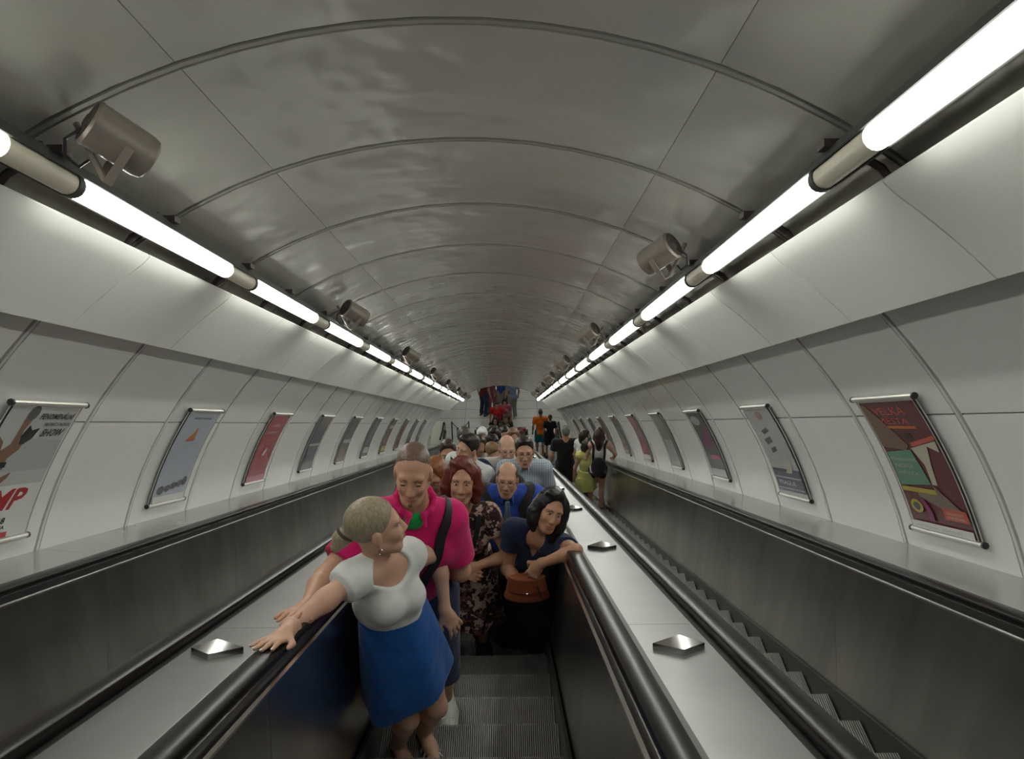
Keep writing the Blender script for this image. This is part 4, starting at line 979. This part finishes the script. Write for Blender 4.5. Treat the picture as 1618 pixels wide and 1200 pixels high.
# ------------------------------------------------------------------ woman in white and blue
def woman_blue():
    base = V3(-0.27,3.38,-2.0525); J = pose(28, 1.60, True, 1.04)
    J.update({'head':V3(-0.032,-0.180,1.470),'neck':V3(-0.038,-0.165,1.305),'shR':V3(-0.122,-0.285,1.310),'shL':V3(0.058,-0.050,1.235),'chest':V3(-0.026,-0.150,1.135),'pelvis':V3(0.0,-0.055,0.83)})
    J['bust'] = 1.18; J['necklift'] = 0.07; J['belly'] = 1.15
    J['headR'] = frame((0.93,0.34,0.10), (-0.05,0.05,1))
    f = J['f']; r = J['r']
    J['hipR'] = J['pelvis'] + r*0.085 - UP*0.04; J['hipL'] = J['pelvis'] - r*0.085 - UP*0.04
    J['ankR'] = V3(-0.060,0.0,0.075); J['ankL'] = V3(0.055,0.075,0.075); J['toeR'] = V3(0.01,-0.13,0.022); J['toeL'] = V3(0.125,-0.075,0.022)
    J['knR'] = ik(J['hipR'], J['ankR'], 0.385, 0.387, V3(0.62,-0.75,0))[0]; J['knL'] = ik(J['hipL'], J['ankL'], 0.385, 0.387, V3(0.5,-0.8,0))[0]
    e, w = ik(J['shR'], V3(-0.253,-0.690,1.440), 0.275, 0.240, V3(-0.5,0.3,-0.6)); J['elR'], J['wrR'] = e, w
    J['hdR'] = unit(V3(-0.25,-0.80,0.42)); J['hnR'] = unit(V3(0,0.45,0.86))
    J['elL'], J['wrL'] = ik(J['shL'], V3(0.187,0.040,0.855), 0.275, 0.240, V3(0.3,1,0)); J['hdL'] = unit(V3(0.35,-0.05,-0.7)); J['hnL'] = unit(V3(0.6,-0.6,0.3)); J['curl'] = {'R':0.06,'L':0.35}; J['spread'] = 0.22
    pe = J['pelvis']; ch = J['chest']; R = torso_frame(J)
    waist = ch*0.62 + pe*0.38
    def fix_top(S, R): S.cut(waist - R[2]*0.005, -unit(R[2] + 0.22*R[0]))
    t, P, s, HR, R, tips = person('blonde woman in white top and blue skirt, right hand on the handrail', tuple(base), J, SKIN3, 0.0062, True, ('tail', HBLOND), ('top', WHITE, 0.16, 0.30, 'scoop'),
        skirt=('skirt', ROYAL, tuple(waist + R[2]*0.012), tuple(V3(0.035,-0.06,0.40)), (0.135,0.122), (0.210,0.195), 5, 0.09, 0.05), extra={'top': fix_top, 'skirt': lambda S: S.cut(V3(0.035,-0.06,0.545), V3(0.36,0,-1))}, brows=HSAND)
    # hair tie, earring, nails, sandals
    g = MB(); c = P(0,-0.118,0.010); ax = unit(P(0,-0.165,-0.03)-c); a = unit(np.cross(ax, UP)); b_ = np.cross(a, ax)
    g.tube([Vector(c + (a*math.cos(q*math.pi/8) + b_*math.sin(q*math.pi/8))*0.033) for q in range(17)], 0.007, 6, caps=False); g.build('hair_tie', BROWNC, t)
    g = MB(); c = P(0.084,-0.008,-0.050); g.tube([Vector(c + V3(0.009*math.cos(q*math.pi/6),0,0.012*math.sin(q*math.pi/6)-0.01)) for q in range(13)], 0.0018, 5, caps=False); g.build('earring', SILVER, t)
    for (p, d) in tips['R']: ball('fingernail', p + unit(J['hnR'])*0.0045 + d*0.004, 1.0, NAIL, t, frame(d, J['hnR']), (0.0042,0.0065,0.0025), 8)
    for sd in 'RL':
        a_, toe = J['ank'+sd], J['toe'+sd]; m = a_*0.4 + toe*0.6; fd = unit((toe-a_)*V3(1,1,0)); rr = np.cross(fd, UP)
        so = MB(); so.tube([Vector(V3(a_[0],a_[1],0.008) - fd*0.04), Vector(V3(toe[0],toe[1],0.008) + fd*0.03)], [0.034,0.036], 12); o = so.build('sandal', BROWNC, t)
        for q, hgt in ((0.35,0.075),(0.55,0.062),(0.75,0.050)):
            c0 = V3(a_[0],a_[1],0)*(1-q) + V3(toe[0],toe[1],0)*q; sb = MB(); sb.tube([Vector(c0 - rr*0.042 + UP*0.012), Vector(c0 - rr*0.026 + UP*hgt*0.85), Vector(c0 + UP*(hgt)), Vector(c0 + rr*0.026 + UP*hgt*0.85), Vector(c0 + rr*0.042 + UP*0.012)], 0.0045, 6); sb.build('strap', WSHOE, o)
woman_blue()

# ------------------------------------------------------------------ man in pink
def man_pink():
    base = V3(-0.20,3.76,-2.2515); J = pose(-4, 1.88, False, 1.08, head=(3,-1,-4))
    J.update({'head':V3(0.018,-0.330,1.758),'neck':V3(0.0,-0.235,1.555),'shR':V3(-0.160,-0.250,1.480),'shL':V3(0.138,-0.165,1.415),'chest':V3(-0.008,-0.185,1.300),'pelvis':V3(-0.05,-0.055,0.96)}); J['hs'] = 0.90
    r = J['r']
    J['hipR'] = J['pelvis'] + r*0.10 - UP*0.04; J['hipL'] = J['pelvis'] - r*0.10 - UP*0.04
    J['ankL'] = V3(0.052,0.055,0.088); J['toeL'] = V3(0.085,-0.14,0.03); J['ankR'] = V3(-0.19,0.03,0.088); J['toeR'] = V3(-0.22,-0.15,0.03)
    for sd in 'RL': J['kn'+sd] = ik(J['hip'+sd], J['ank'+sd], 0.447, 0.455, V3(0,-1,0))[0]
    J['elR'], J['wrR'] = ik(J['shR'], V3(-0.335,-0.765,1.475), 0.323, 0.282, V3(-0.6,0.2,-0.7)); J['hdR'] = unit(V3(-0.30,-0.80,0.42)); J['hnR'] = unit(V3(0,0.5,0.86))
    J['elL'] = J['shL'] + unit(V3(0.13,0.05,-1))*0.31; J['wrL'] = J['elL'] + unit(V3(-0.35,0.75,-0.5))*0.27; J['hdL'] = unit(V3(-0.3,0.5,-0.6)); J['curl'] = {'R':0.12,'L':0.6}; J['spread'] = 0.16
    t, P, s, HR, R, tips = person('tall man in hot pink polo shirt looking down behind the blonde woman', tuple(base), J, SKIN, 0.0068, True, ('buzz', HBUZZ), ('polo_shirt', PINK, 0.72, 0.12, 'open'),
        bottom=('shorts', DENIM, 0.50, 0.012), shoes=(WSHOE, WSOCK), lids=True, beard=('goatee', HBUZZ), collar=PINK, brows=HBROWN)
    S = Shape(); n = J['neck']; S.ell(n + R[1]*0.045 - R[2]*0.045, (0.05,0.055,0.055), R); S.cut(n + R[1]*0.06 + R[2]*0.0, unit(R[2]*0.8 + R[1]*0.5)); S.build('undershirt', 0.006, GREEN, t)
    ball('button', n + R[1]*0.128 - R[2]*0.085, 0.006, WHITE, t); ball('button', V3(0.10,-0.125,0.72), 0.010, SILVER, t)
    g = MB(); w = J['wrR']; ax = J['hdR']; a = unit(np.cross(ax, UP)); b_ = np.cross(a, ax)
    g.tube([Vector(w - ax*0.02 + (a*math.cos(q*math.pi/8)*0.032 + b_*math.sin(q*math.pi/8)*0.027)) for q in range(17)], 0.004, 6, caps=False); g.build('bracelet', SILVER, t)
    # shoulder bag strap
    c = J['chest']; L = lambda x, y, z: c + R.T @ V3(x,y,z)
    bg = empty('shoulder_bag', tuple(base)); tag(bg, 'black shoulder bag worn across the pink polo shirt', 'bag')
    path = curve([L(-0.085,-0.13,0.10), L(-0.090,-0.03,0.235), L(-0.078,0.085,0.175), L(-0.058,0.150,0.04), L(-0.025,0.165,-0.10), L(0.035,0.160,-0.24), L(0.12,0.12,-0.33), L(0.18,0.0,-0.36)], 6); path = J['cloth'].lay(path, c, R[2])
    nn = [unit((p - (c - R[2]*0.05)) - R[2]*((p-(c - R[2]*0.05)) @ R[2])*0.4) for p in path]
    strap('strap', path, 0.046, 0.008, STRAPB, bg, nn)
    b = Shape(); b.ell(L(0.215,-0.03,-0.42), (0.05,0.13,0.10), R, 0.02); b.build('pouch', 0.012, STRAPB, bg)
man_pink()

# ------------------------------------------------------------------ red-haired woman
def woman_red():
    base = V3(-0.08,4.78,-2.8475); J = pose(4, 1.57, True, 1.06, head=(-4,20,-3))
    J.update({'head':V3(0.010,-0.130,1.490),'neck':V3(0.016,-0.130,1.305),'chest':V3(0.025,-0.10,1.10),'pelvis':V3(0.02,-0.02,0.82),'shR':V3(-0.135,-0.10,1.245),'shL':V3(0.160,-0.10,1.235)}); J['hs'] = 1.08
    r = J['r']; J['hipR'] = J['pelvis'] + r*0.085 - UP*0.03; J['hipL'] = J['pelvis'] - r*0.085 - UP*0.03
    J['elL'], J['wrL'] = ik(J['shL'], V3(0.060,-0.30,1.00), 0.27, 0.235, V3(1,0.1,-0.5)); J['elR'], J['wrR'] = ik(J['shR'], V3(0.0,-0.30,0.985), 0.27, 0.235, V3(-1,0.1,-0.5))
    for sd, x in (('L',-1),('R',1)): J['hd'+sd] = unit(V3(x*0.8,-0.35,-0.2)); J['hn'+sd] = unit(V3(0,-0.8,0.5))
    J['curl'] = {'R':0.7,'L':0.7}
    pe, ch = J['pelvis'], J['chest']
    t, P, s, HR, R, tips = person('smiling woman with dyed red hair in dark floral dress', tuple(base), J, SKIN2, 0.0072, True, ('bob', HRED, (0.0045, 70.0)), ('dress_top', FLORAL, 0.5, 0.02, 'v'),
        skirt=('skirt', FLORAL, tuple(pe + UP*0.12), tuple(V3(0.02,-0.02,0.40)), (0.145,0.115), (0.235,0.20), 7, 0.06, 0.02), shoes=(DSHOE,), smile=True, brows=HBROWN)
    n = J['neck']; L = lambda x, y, z: J['chest'] + R.T @ V3(x,y,z)
    strap('facing', curve([L(-0.070,-0.02,0.20), L(-0.068,0.085,0.16), L(-0.045,0.122,0.05), L(-0.015,0.13,-0.02)], 6), 0.03, 0.010, BLACKC, t, [unit(R[1]+0.2*R[2])]*19)
    pf = empty('leaflet', tuple(base + V3(0.02,-0.335,1.00))); tag(pf, 'folded pale blue leaflet in the red-haired woman hands', 'leaflet')
    b = MB(); b.box(-0.05,0.05,-0.006,0.0,-0.06,0.05, lambda x,y,z: (x-0.03, y+0.1*x, z)); b.box(-0.05,0.04,0.0,0.004,-0.05,0.06, lambda x,y,z: (x-0.03,y+0.1*x,z)); b.build('sheets', cloth('leaflet', (0.35,0.45,0.58)), pf)
woman_red()

# ------------------------------------------------------------------ woman in navy leaning on the rail
def woman_navy():
    base = V3(0.30,5.1,-3.046); J = pose(2, 1.68, True, 1.05, head=(10,14,-24))
    J.update({'head':V3(0.128,-0.640,1.620),'neck':V3(0.072,-0.575,1.435),'shR':V3(-0.075,-0.540,1.405),'shL':V3(0.205,-0.640,1.360),'chest':V3(0.055,-0.50,1.23),'pelvis':V3(0.04,-0.26,0.92)}); J['hs'] = 0.96; J['necklift'] = 0.08
    r = J['r']; J['hipR'] = J['pelvis'] + r*0.09 - UP*0.03; J['hipL'] = J['pelvis'] - r*0.09 - UP*0.03
    J['elL'] = V3(0.245,-0.860,1.525); J['elL'] = J['shL'] + unit(V3(0.252,-0.840,1.500)-J['shL'])*0.285
    J['wrL'] = J['elL'] + unit(V3(0.060,-0.82,1.385)-J['elL'])*0.235; J['hdL'] = unit(V3(-0.5,-0.1,-0.75)); J['hnL'] = unit(V3(-0.3,-0.9,0.2))
    J['elR'] = J['shR'] + unit(V3(-0.16,-0.12,-1))*0.265; J['wrR'] = J['elR'] + unit(V3(0.38,-0.85,0.22))*0.225; J['hdR'] = unit(V3(0.55,-0.25,-0.5)); J['hnR'] = unit(V3(-0.3,-0.8,0.5)); J['curl'] = {'R':0.85,'L':0.9}
    for sd in 'RL': J['kn'+sd] = ik(J['hip'+sd], J['ank'+sd], 0.40, 0.406, V3(0,-1,0))[0]
    def hang(S, P, s):
        S.chain([P(-0.085,0.0,0.02), P(-0.095,0.0,-0.08), P(-0.085,-0.01,-0.17)], [0.034*s,0.032*s,0.022*s], 0.03)
        S.chain([P(0.08,-0.01,0.02), P(0.086,0.01,-0.07), P(0.07,0.03,-0.13)], [0.03*s,0.026*s,0.016*s], 0.03)
    pe = J['pelvis']
    t, P, s, HR, R, tips = person('black-haired woman in navy top leaning on the right handrail, head tilted', tuple(base), J, SKIN2, 0.0072, True, ('bob', HBLACK), ('top', NAVYC, 0.45, 0.10, 'v'),
        skirt=('long_skirt', BLACKC, tuple(pe + UP*0.10), tuple(V3(-0.01,0.0,0.04)), (0.165,0.14), (0.37,0.25), 6, 0.05, 0.02), smile=True, extra={'hair': hang}, brows=HBLACK)
    # crossbody bag
    c = base + V3(-0.005,-0.80,1.205)
    bg = empty('handbag', tuple(c)); tag(bg, 'tan leather crossbody bag carried by the woman in navy', 'handbag')
    S = Shape(); S.skirt((0,0,0.08), (0,0,-0.06), (0.098,0.036), (0.122,0.050), np.eye(3), 0.02); S.ell((0,0,-0.055), (0.116,0.046,0.042), None, 0.03); S.build('bag_body', 0.006, LEATHER, bg)
    S = Shape(); S.skirt((0,-0.004,0.090), (0,-0.004,-0.005), (0.102,0.042), (0.118,0.055), np.eye(3), 0.02); S.cut(V3(0,0.0,0), V3(0,1,0)); fl = S.build('flap', 0.007, LEATHER, bg)
    ball('clasp', V3(0,-0.060,0.005), 0.009, SILVER, fl)
    S = MB(); S.tube([Vector((0.055,-0.06,0.06)), Vector((0.068,-0.075,0.03)), Vector((0.075,-0.07,-0.01))], 0.006, 6); S.build('tassel', BLACKP, bg)
    ch = J['chest'] + base - c; L = lambda x, y, z: ch + R.T @ V3(x,y,z)
    J['off'] = c - base
    pa = curve([V3(-0.105,-0.005,0.065), L(0.085,0.185,-0.16), L(0.03,0.175,-0.05), L(-0.055,0.155,0.06), L(-0.110,0.095,0.155), L(-0.118,0.0,0.20), L(-0.09,-0.09,0.14)], 6); pa = pa[:4] + [q - (c-base) for q in J['cloth'].lay([q + (c-base) for q in pa[4:]], J['chest'], R[2])]
    strap('shoulder_strap', pa, 0.020, 0.006, STRAPR, bg, [unit(R[1] + 0.35*R[2])]*len(pa))
woman_navy()

# ------------------------------------------------------------------ man with tie
def man_tie():
    base = V3(0.19,5.42,-3.2445); J = pose(0, 1.63, False, 1.12, lean=(0.0,0.14), head=(-4,16,-2)); J['hs'] = 0.94; J['head'] = J['head'] - UP*0.025
    t, P, s, HR, R, tips = person('balding man with glasses in blue shirt and patterned tie', tuple(base), J, SKIN, 0.0078, True, ('sides', HBROWN), ('shirt', SHIRTB, 0.75, 0.0, 'open'), bottom=('trousers', CHAR, 1.0), shoes=(DSHOE,), specs=True, collar=SHIRTB)
    c = J['chest']; L = lambda x, y, z: c + R.T @ V3(x,y,z)
    b = MB(); pr = [(0,0.195,0.014),(0,0.165,0.018),(0.0,0.14,0.016),(0,0.06,0.030),(0,-0.10,0.036),(0,-0.21,0.040),(0,-0.25,0.004)]; ys = [0.108,0.122,0.128,0.142,0.150,0.150,0.15]
    fr = [(Vector(L(0,y,z)), Vector(R[0])*w, Vector(R[1])) for (_, z, w), y in zip(pr, ys)]
    b.sweep([(-1,-0.004),(1,-0.004),(1,0.004),(-1,0.004)], fr); b.build('tie', TIEC, t)
    bp = empty('backpack', tuple(base)); tag(bp, 'dark grey backpack worn over the blue shirt', 'backpack')
    for sg in (-1,1):
        pa = curve([L(sg*0.11,-0.14,-0.12), L(sg*0.112,-0.13,0.12), L(sg*0.112,-0.02,0.215), L(sg*0.118,0.085,0.165), L(sg*0.125,0.135,0.03), L(sg*0.145,0.110,-0.12), L(sg*0.17,0.0,-0.2)], 6); pa = J['cloth'].lay(pa, c, R[2], 0.009)
        nn = [unit((p - c) - R[0]*((p-c)@R[0])) for p in pa]; strap('strap', pa, 0.052, 0.012, CHAR, bp, nn)
    S = Shape(); S.ell(L(0,-0.20,-0.04), (0.15,0.09,0.22), R, 0.02); S.build('pack', 0.014, CHAR, bp)
man_tie()

# ------------------------------------------------------------------ the others
def simple(label, x, y, zhead, yaw, female=False, b=1.0, base_y=None, lean=(0,0), head=(0,0,0), floor=None, armR='down', armL='down', dx=0, **kw):
    by = (y + lean[1]*math.cos(math.radians(yaw)) + 0.03*math.cos(math.radians(yaw))) if base_y is None else base_y
    bz = tread_at(by) if floor is None else floor
    h = (zhead - bz)/0.928
    J = pose(yaw, h, female, b, lean, head, armR, armL)
    if 'hs' in kw: J['hs'] = kw.pop('hs')
    base = (x + dx, by, bz)
    r = person(label, base, J, **kw); return r + (J, V3(*base))
G1 = 'people riding up the middle escalator'; G2 = 'people riding down the right escalator'; G3 = 'people on the lower landing'
def pack(label, base, J, R, material, name='backpack', dz=-0.02, w=(0.14,0.09,0.20)):
    bp = empty(name, tuple(base)); tag(bp, label, 'backpack'); c = J['chest']; L = lambda x, y, z: c + R.T @ V3(x,y,z)
    S = Shape(); S.ell(L(0,-0.19,dz-0.04), w, R, 0.02); S.ell(L(0,-0.24,dz-0.12), (w[0]*0.75,w[1]*0.8,w[2]*0.5), R, 0.03); S.build('pack', 0.014, material, bp)
    for sg in (-1,1):
        pa = curve([L(sg*0.09,-0.14,-0.12), L(sg*0.10,-0.125,0.12), L(sg*0.10,-0.02,0.21), L(sg*0.105,0.08,0.16), L(sg*0.11,0.12,0.03), L(sg*0.13,0.09,-0.1)], 5); pa = J['cloth'].lay(pa, c, R[2], 0.008)
        strap('strap', pa, 0.04, 0.010, material, bp, [unit((p - c) - R[0]*((p-c)@R[0])) for p in pa])
def crowd():
    # middle escalator, near to far
    simple('ginger-haired woman in glasses mostly hidden behind the pink polo', -0.275, 5.2, -1.70, -10, True, 1.0, lean=(0,0.05), skin=SKIN2, res=0.009, hair=('bob', HGINGER), top=('top', BLACKC, 0.5, 0.05, 'round'), bottom=('trousers', CHAR, 1.0), shoes=(DSHOE,), specs=True)
    simple('dark-haired person hidden behind the man in pink', -0.41, 4.95, -1.64, 10, True, 1.0, skin=SKIN2, res=0.010, hair=('bob', HBLACK), top=('top', CHAR, 0.5, 0.05, 'round'), bottom=('trousers', CHAR, 1.0), shoes=(DSHOE,))
    simple('man with glasses in pale checked shirt', 0.345, 6.85, -2.54, 0, False, 1.06, lean=(0,0.06), head=(2,14,0), skin=SKIN, res=0.0085, hair=('short', HDARK), top=('shirt', CHECK, 0.8, 0.12, 'open'), bottom=('trousers', KHAKI, 1.0), shoes=(DSHOE,), specs=True, collar=CHECK, hs=1.08)
    simple('grey-bearded older man with glasses in off-white shirt', 0.185, 7.45, -2.88, 6, False, 1.12, lean=(0,0.05), head=(0,10,0), skin=SKIN3, res=0.009, hair=('sides', HGREY), top=('shirt', OFFW, 0.8, 0.1, 'open'), bottom=('trousers', CHAR, 1.0), shoes=(DSHOE,), specs=True, beard=('full', HGREY), collar=OFFW, hs=1.08)
    r = simple('dark-haired man in white T-shirt turned towards the left wall', -0.155, 7.05, -2.63, -38, False, 1.08, head=(-6,12,0), skin=SKIN, res=0.009, hair=('short', HDARK), top=('t_shirt', WHITE, 0.6, 0.12, 'round'), bottom=('trousers', DENIM, 1.0), shoes=(DSHOE,), hs=1.06)
    pack('navy backpack on the man in the white T-shirt', r[7], r[6], r[4], NAVYC)
    simple('brown-haired young man peeking over the red-haired woman', -0.375, 7.35, -2.87, 4, False, 0.95, head=(0,12,0), skin=SKIN2, res=0.009, hair=('short', HBROWN), top=('t_shirt', CHAR, 0.6, 0.1, 'round'), bottom=('trousers', DENIM, 1.0), shoes=(DSHOE,), hs=1.05)
    simple('sandy-haired youth between the white T-shirt and the grey beard', 0.03, 8.3, -3.46, 30, False, 0.9, head=(10,-8,0), skin=SKIN3, res=0.0105, hair=('short', HSAND), top=('t_shirt', CHAR, 0.6, 0.1, 'round'), bottom=('trousers', DENIM, 1.0), shoes=(DSHOE,))
    simple('person in teal top behind the grey-bearded man', 0.10, 9.0, -3.90, 0, True, 1.0, skin=SKIN2, res=0.013, detail=False, hair=('bob', HBROWN), top=('top', TEAL, 0.5, 0.1, 'round'), bottom=('trousers', CHAR, 1.0))
    simple('dark-haired woman looking sideways behind the sandy-haired youth', 0.005, 9.5, -4.07, 40, True, 1.0, head=(10,0,8), skin=SKIN2, res=0.012, hair=('long', HBLACK), top=('top', BLACKC, 0.5, 0.1, 'round'), bottom=('trousers', CHAR, 1.0))
    simple('brown-haired woman behind the white T-shirt', -0.16, 9.35, -4.0, 20, True, 1.0, skin=SKIN2, res=0.013, detail=False, hair=('bob', HBROWN), top=('top', WHITE, 0.5, 0.1, 'round'), bottom=('trousers', CHAR, 1.0))
    simple('person with dark grey tousled hair left of the white cap', -0.345, 9.5, -4.0, 10, False, 1.0, skin=SKIN2, res=0.013, detail=False, hair=('short', hairm('dark_grey', (0.07,0.062,0.055))), top=('t_shirt', OFFW, 0.5, 0.1, 'round'), bottom=('trousers', CHAR, 1.0), hs=1.15)
    r = simple('person in white cap in the middle of the crowd', -0.185, 11.4, -5.10, 0, False, 1.0, skin=SKIN2, res=0.014, detail=False, hair=('cap', WHITE), top=('t_shirt', CHAR, 0.5, 0.1, 'round'), bottom=('trousers', CHAR, 1.0), hs=1.1)
    simple('fair-haired woman with red collar beyond the checked shirt', 0.285, 11.6, -5.22, 14, True, 1.0, skin=SKIN3, res=0.013, detail=False, hair=('bob', HSAND), top=('top', REDC, 0.4, 0.1, 'scoop'), bottom=('trousers', CHAR, 1.0))
    far = [(-0.02,12.6,-5.80,True,HBLACK,BLACKC,'dark-haired woman in black right behind the white cap','bob'), (0.16,13.6,-6.36,False,HDARK,OLIVE,'man in dark olive far down the middle escalator','short'), (-0.12,15.0,-7.15,True,HBROWN,BROWNC,'woman in brown far down the middle escalator','bob'), (0.10,16.6,-8.10,False,HDARK,CHAR,'man in charcoal far down the middle escalator','short'), (-0.10,18.3,-9.05,False,HBROWN,OLIVE,'brown-haired man near the foot of the middle escalator','short'), (0.12,20.2,-10.15,True,HBLACK,BROWNC,'black-haired woman near the foot of the middle escalator','bob'), (-0.16,22.0,-11.20,True,HDARK,BLACKC,'woman in black stepping onto the middle escalator','long'), (0.22,23.2,-11.85,False,HDARK,CHAR,'man in charcoal stepping onto the middle escalator','short')]
    for x, y, z, fe, hm, cm, lab, hk in far:
        simple(lab, x, y, z, 0, fe, 1.0, skin=SKIN2, res=0.017, detail=False, hair=(hk, hm), top=('top', cm, 0.6, 0.1, 'round'), bottom=('trousers', CHAR, 1.0))
    # lower landing
    def stand(lab, x, y, h, yaw, fe, hk, hm, cm, bm, **kw):
        J = pose(yaw, h, fe, 1.0, head=(0,-10,0)); person(lab, (x, y, ZF + (0.012 if y < 25.2 else 0)), J, skin=SKIN2, res=0.019, detail=False, hair=(hk, hm), top=('top', cm, 0.6, 0.08, 'round'), bottom=('trousers' if kw.get('len',1) > 0.6 else 'shorts', bm, kw.get('len',1.0)), shoes=(kw.get('sh', DSHOE),))
    stand('person in maroon top and jeans at the back of the landing', -0.68, 28.25, 1.78, 150, False, 'short', HDARK, MAROON, DENIM)
    stand('person in rose top beside the maroon top on the landing', -0.36, 28.5, 1.68, 0, True, 'bob', HBROWN, ROSE, ROSE)
    stand('person in cobalt blue top on the landing', -0.02, 28.45, 1.72, 0, False, 'short', HDARK, BLUE2, KHAKI)
    stand('person in pale blue shirt and light trousers on the landing', 0.42, 28.0, 1.78, 200, False, 'short', HDARK, PALEB, KHAKI, sh=WSHOE)
    stand('person in grey top wedged between the two blue tops', 0.20, 28.7, 1.76, 0, False, 'short', HBROWN, KHAKI, CHAR)
    stand('person in bright red T-shirt waiting at the escalator foot', -0.15, 26.2, 1.70, 0, False, 'short', HDARK, REDC, CHAR)
    stand('black-haired woman in dull red top waiting at the escalator foot', 0.13, 26.35, 1.74, 0, True, 'long', HBLACK, ROSE, CHAR)
    stand('dark-haired person in front of the bright red T-shirt', -0.20, 25.2, 1.66, 0, True, 'long', HDARK, BLACKC, CHAR)
    stand('person in brown next to the dark-haired one at the foot', 0.17, 25.3, 1.64, 0, False, 'short', HBROWN, BROWNC, CHAR)
    stand('stooping person in olive right at the comb plate', -0.02, 24.75, 1.60, 0, False, 'short', HDARK, OLIVE, CHAR)
    # right escalator
    stand('man in orange T-shirt and teal shorts stepping off the right escalator', 1.37, 25.35, 1.80, 180, False, 'short', HBROWN, ORANGE, TEAL, len=0.5, sh=mat('yellow_shoe', (0.55,0.5,0.03), 0.5))
    stand('woman in black dress stepping off the right escalator', 1.70, 25.2, 1.68, 180, True, 'tail', HDARK, BLACKC, BLACKC, len=0.5)
    r = simple('man in black T-shirt and grey cap on the right escalator', 1.30, 13.9, -6.52, 180, False, 1.15, skin=SKIN, res=0.012, detail=False, hair=('cap', cloth('grey_cap', (0.10,0.11,0.10))), top=('t_shirt', BLACKC, 0.6, 0.12, 'round'), bottom=('trousers', CHAR, 1.0), shoes=(DSHOE,), armR='front', armL='down')
    simple('woman with sunglasses on her head turning beside the lemon dress', 1.60, 13.6, -6.43, 120, True, 1.0, skin=SKIN3, res=0.012, detail=True, hair=('bob', HDARK), top=('top', WHITE, 0.4, 0.1, 'scoop'), bottom=('trousers', CHAR, 1.0))
    base_y = 12.75
    r = simple('dark-haired woman in short lemon dress on the right escalator', 1.56, 12.55, -5.97, 178, True, 0.98, skin=SKIN2, res=0.011, detail=False, hair=('bob', HDARK), top=('dress_top', LEMON, 0.0, 0.02, 'round'), shoes=(DSHOE,), skirt=('skirt', LEMON, (0,0,0.98), (0,0,0.60), (0.135,0.11), (0.19,0.16), 6, 0.05, 0.03))
    r = simple('woman in white tank top and black shorts, hand on the right handrail', 1.74, 12.5, -5.72, 178, True, 1.0, skin=SKIN3, res=0.0105, detail=False, hair=('long', hairm('auburn', (0.035,0.014,0.011))), top=('tank_top', WHITE, 0.0, 0.06, 'tank'), bottom=('shorts', BLACKC, 0.22), shoes=(BROWNC,), armR=(0.30,0.22,0.92))
    pack('black rucksack hanging on the white tank top', r[7], r[6], r[4], cloth('rucksack', (0.014,0.010,0.014)), dz=-0.14, w=(0.13,0.08,0.18))
crowd()
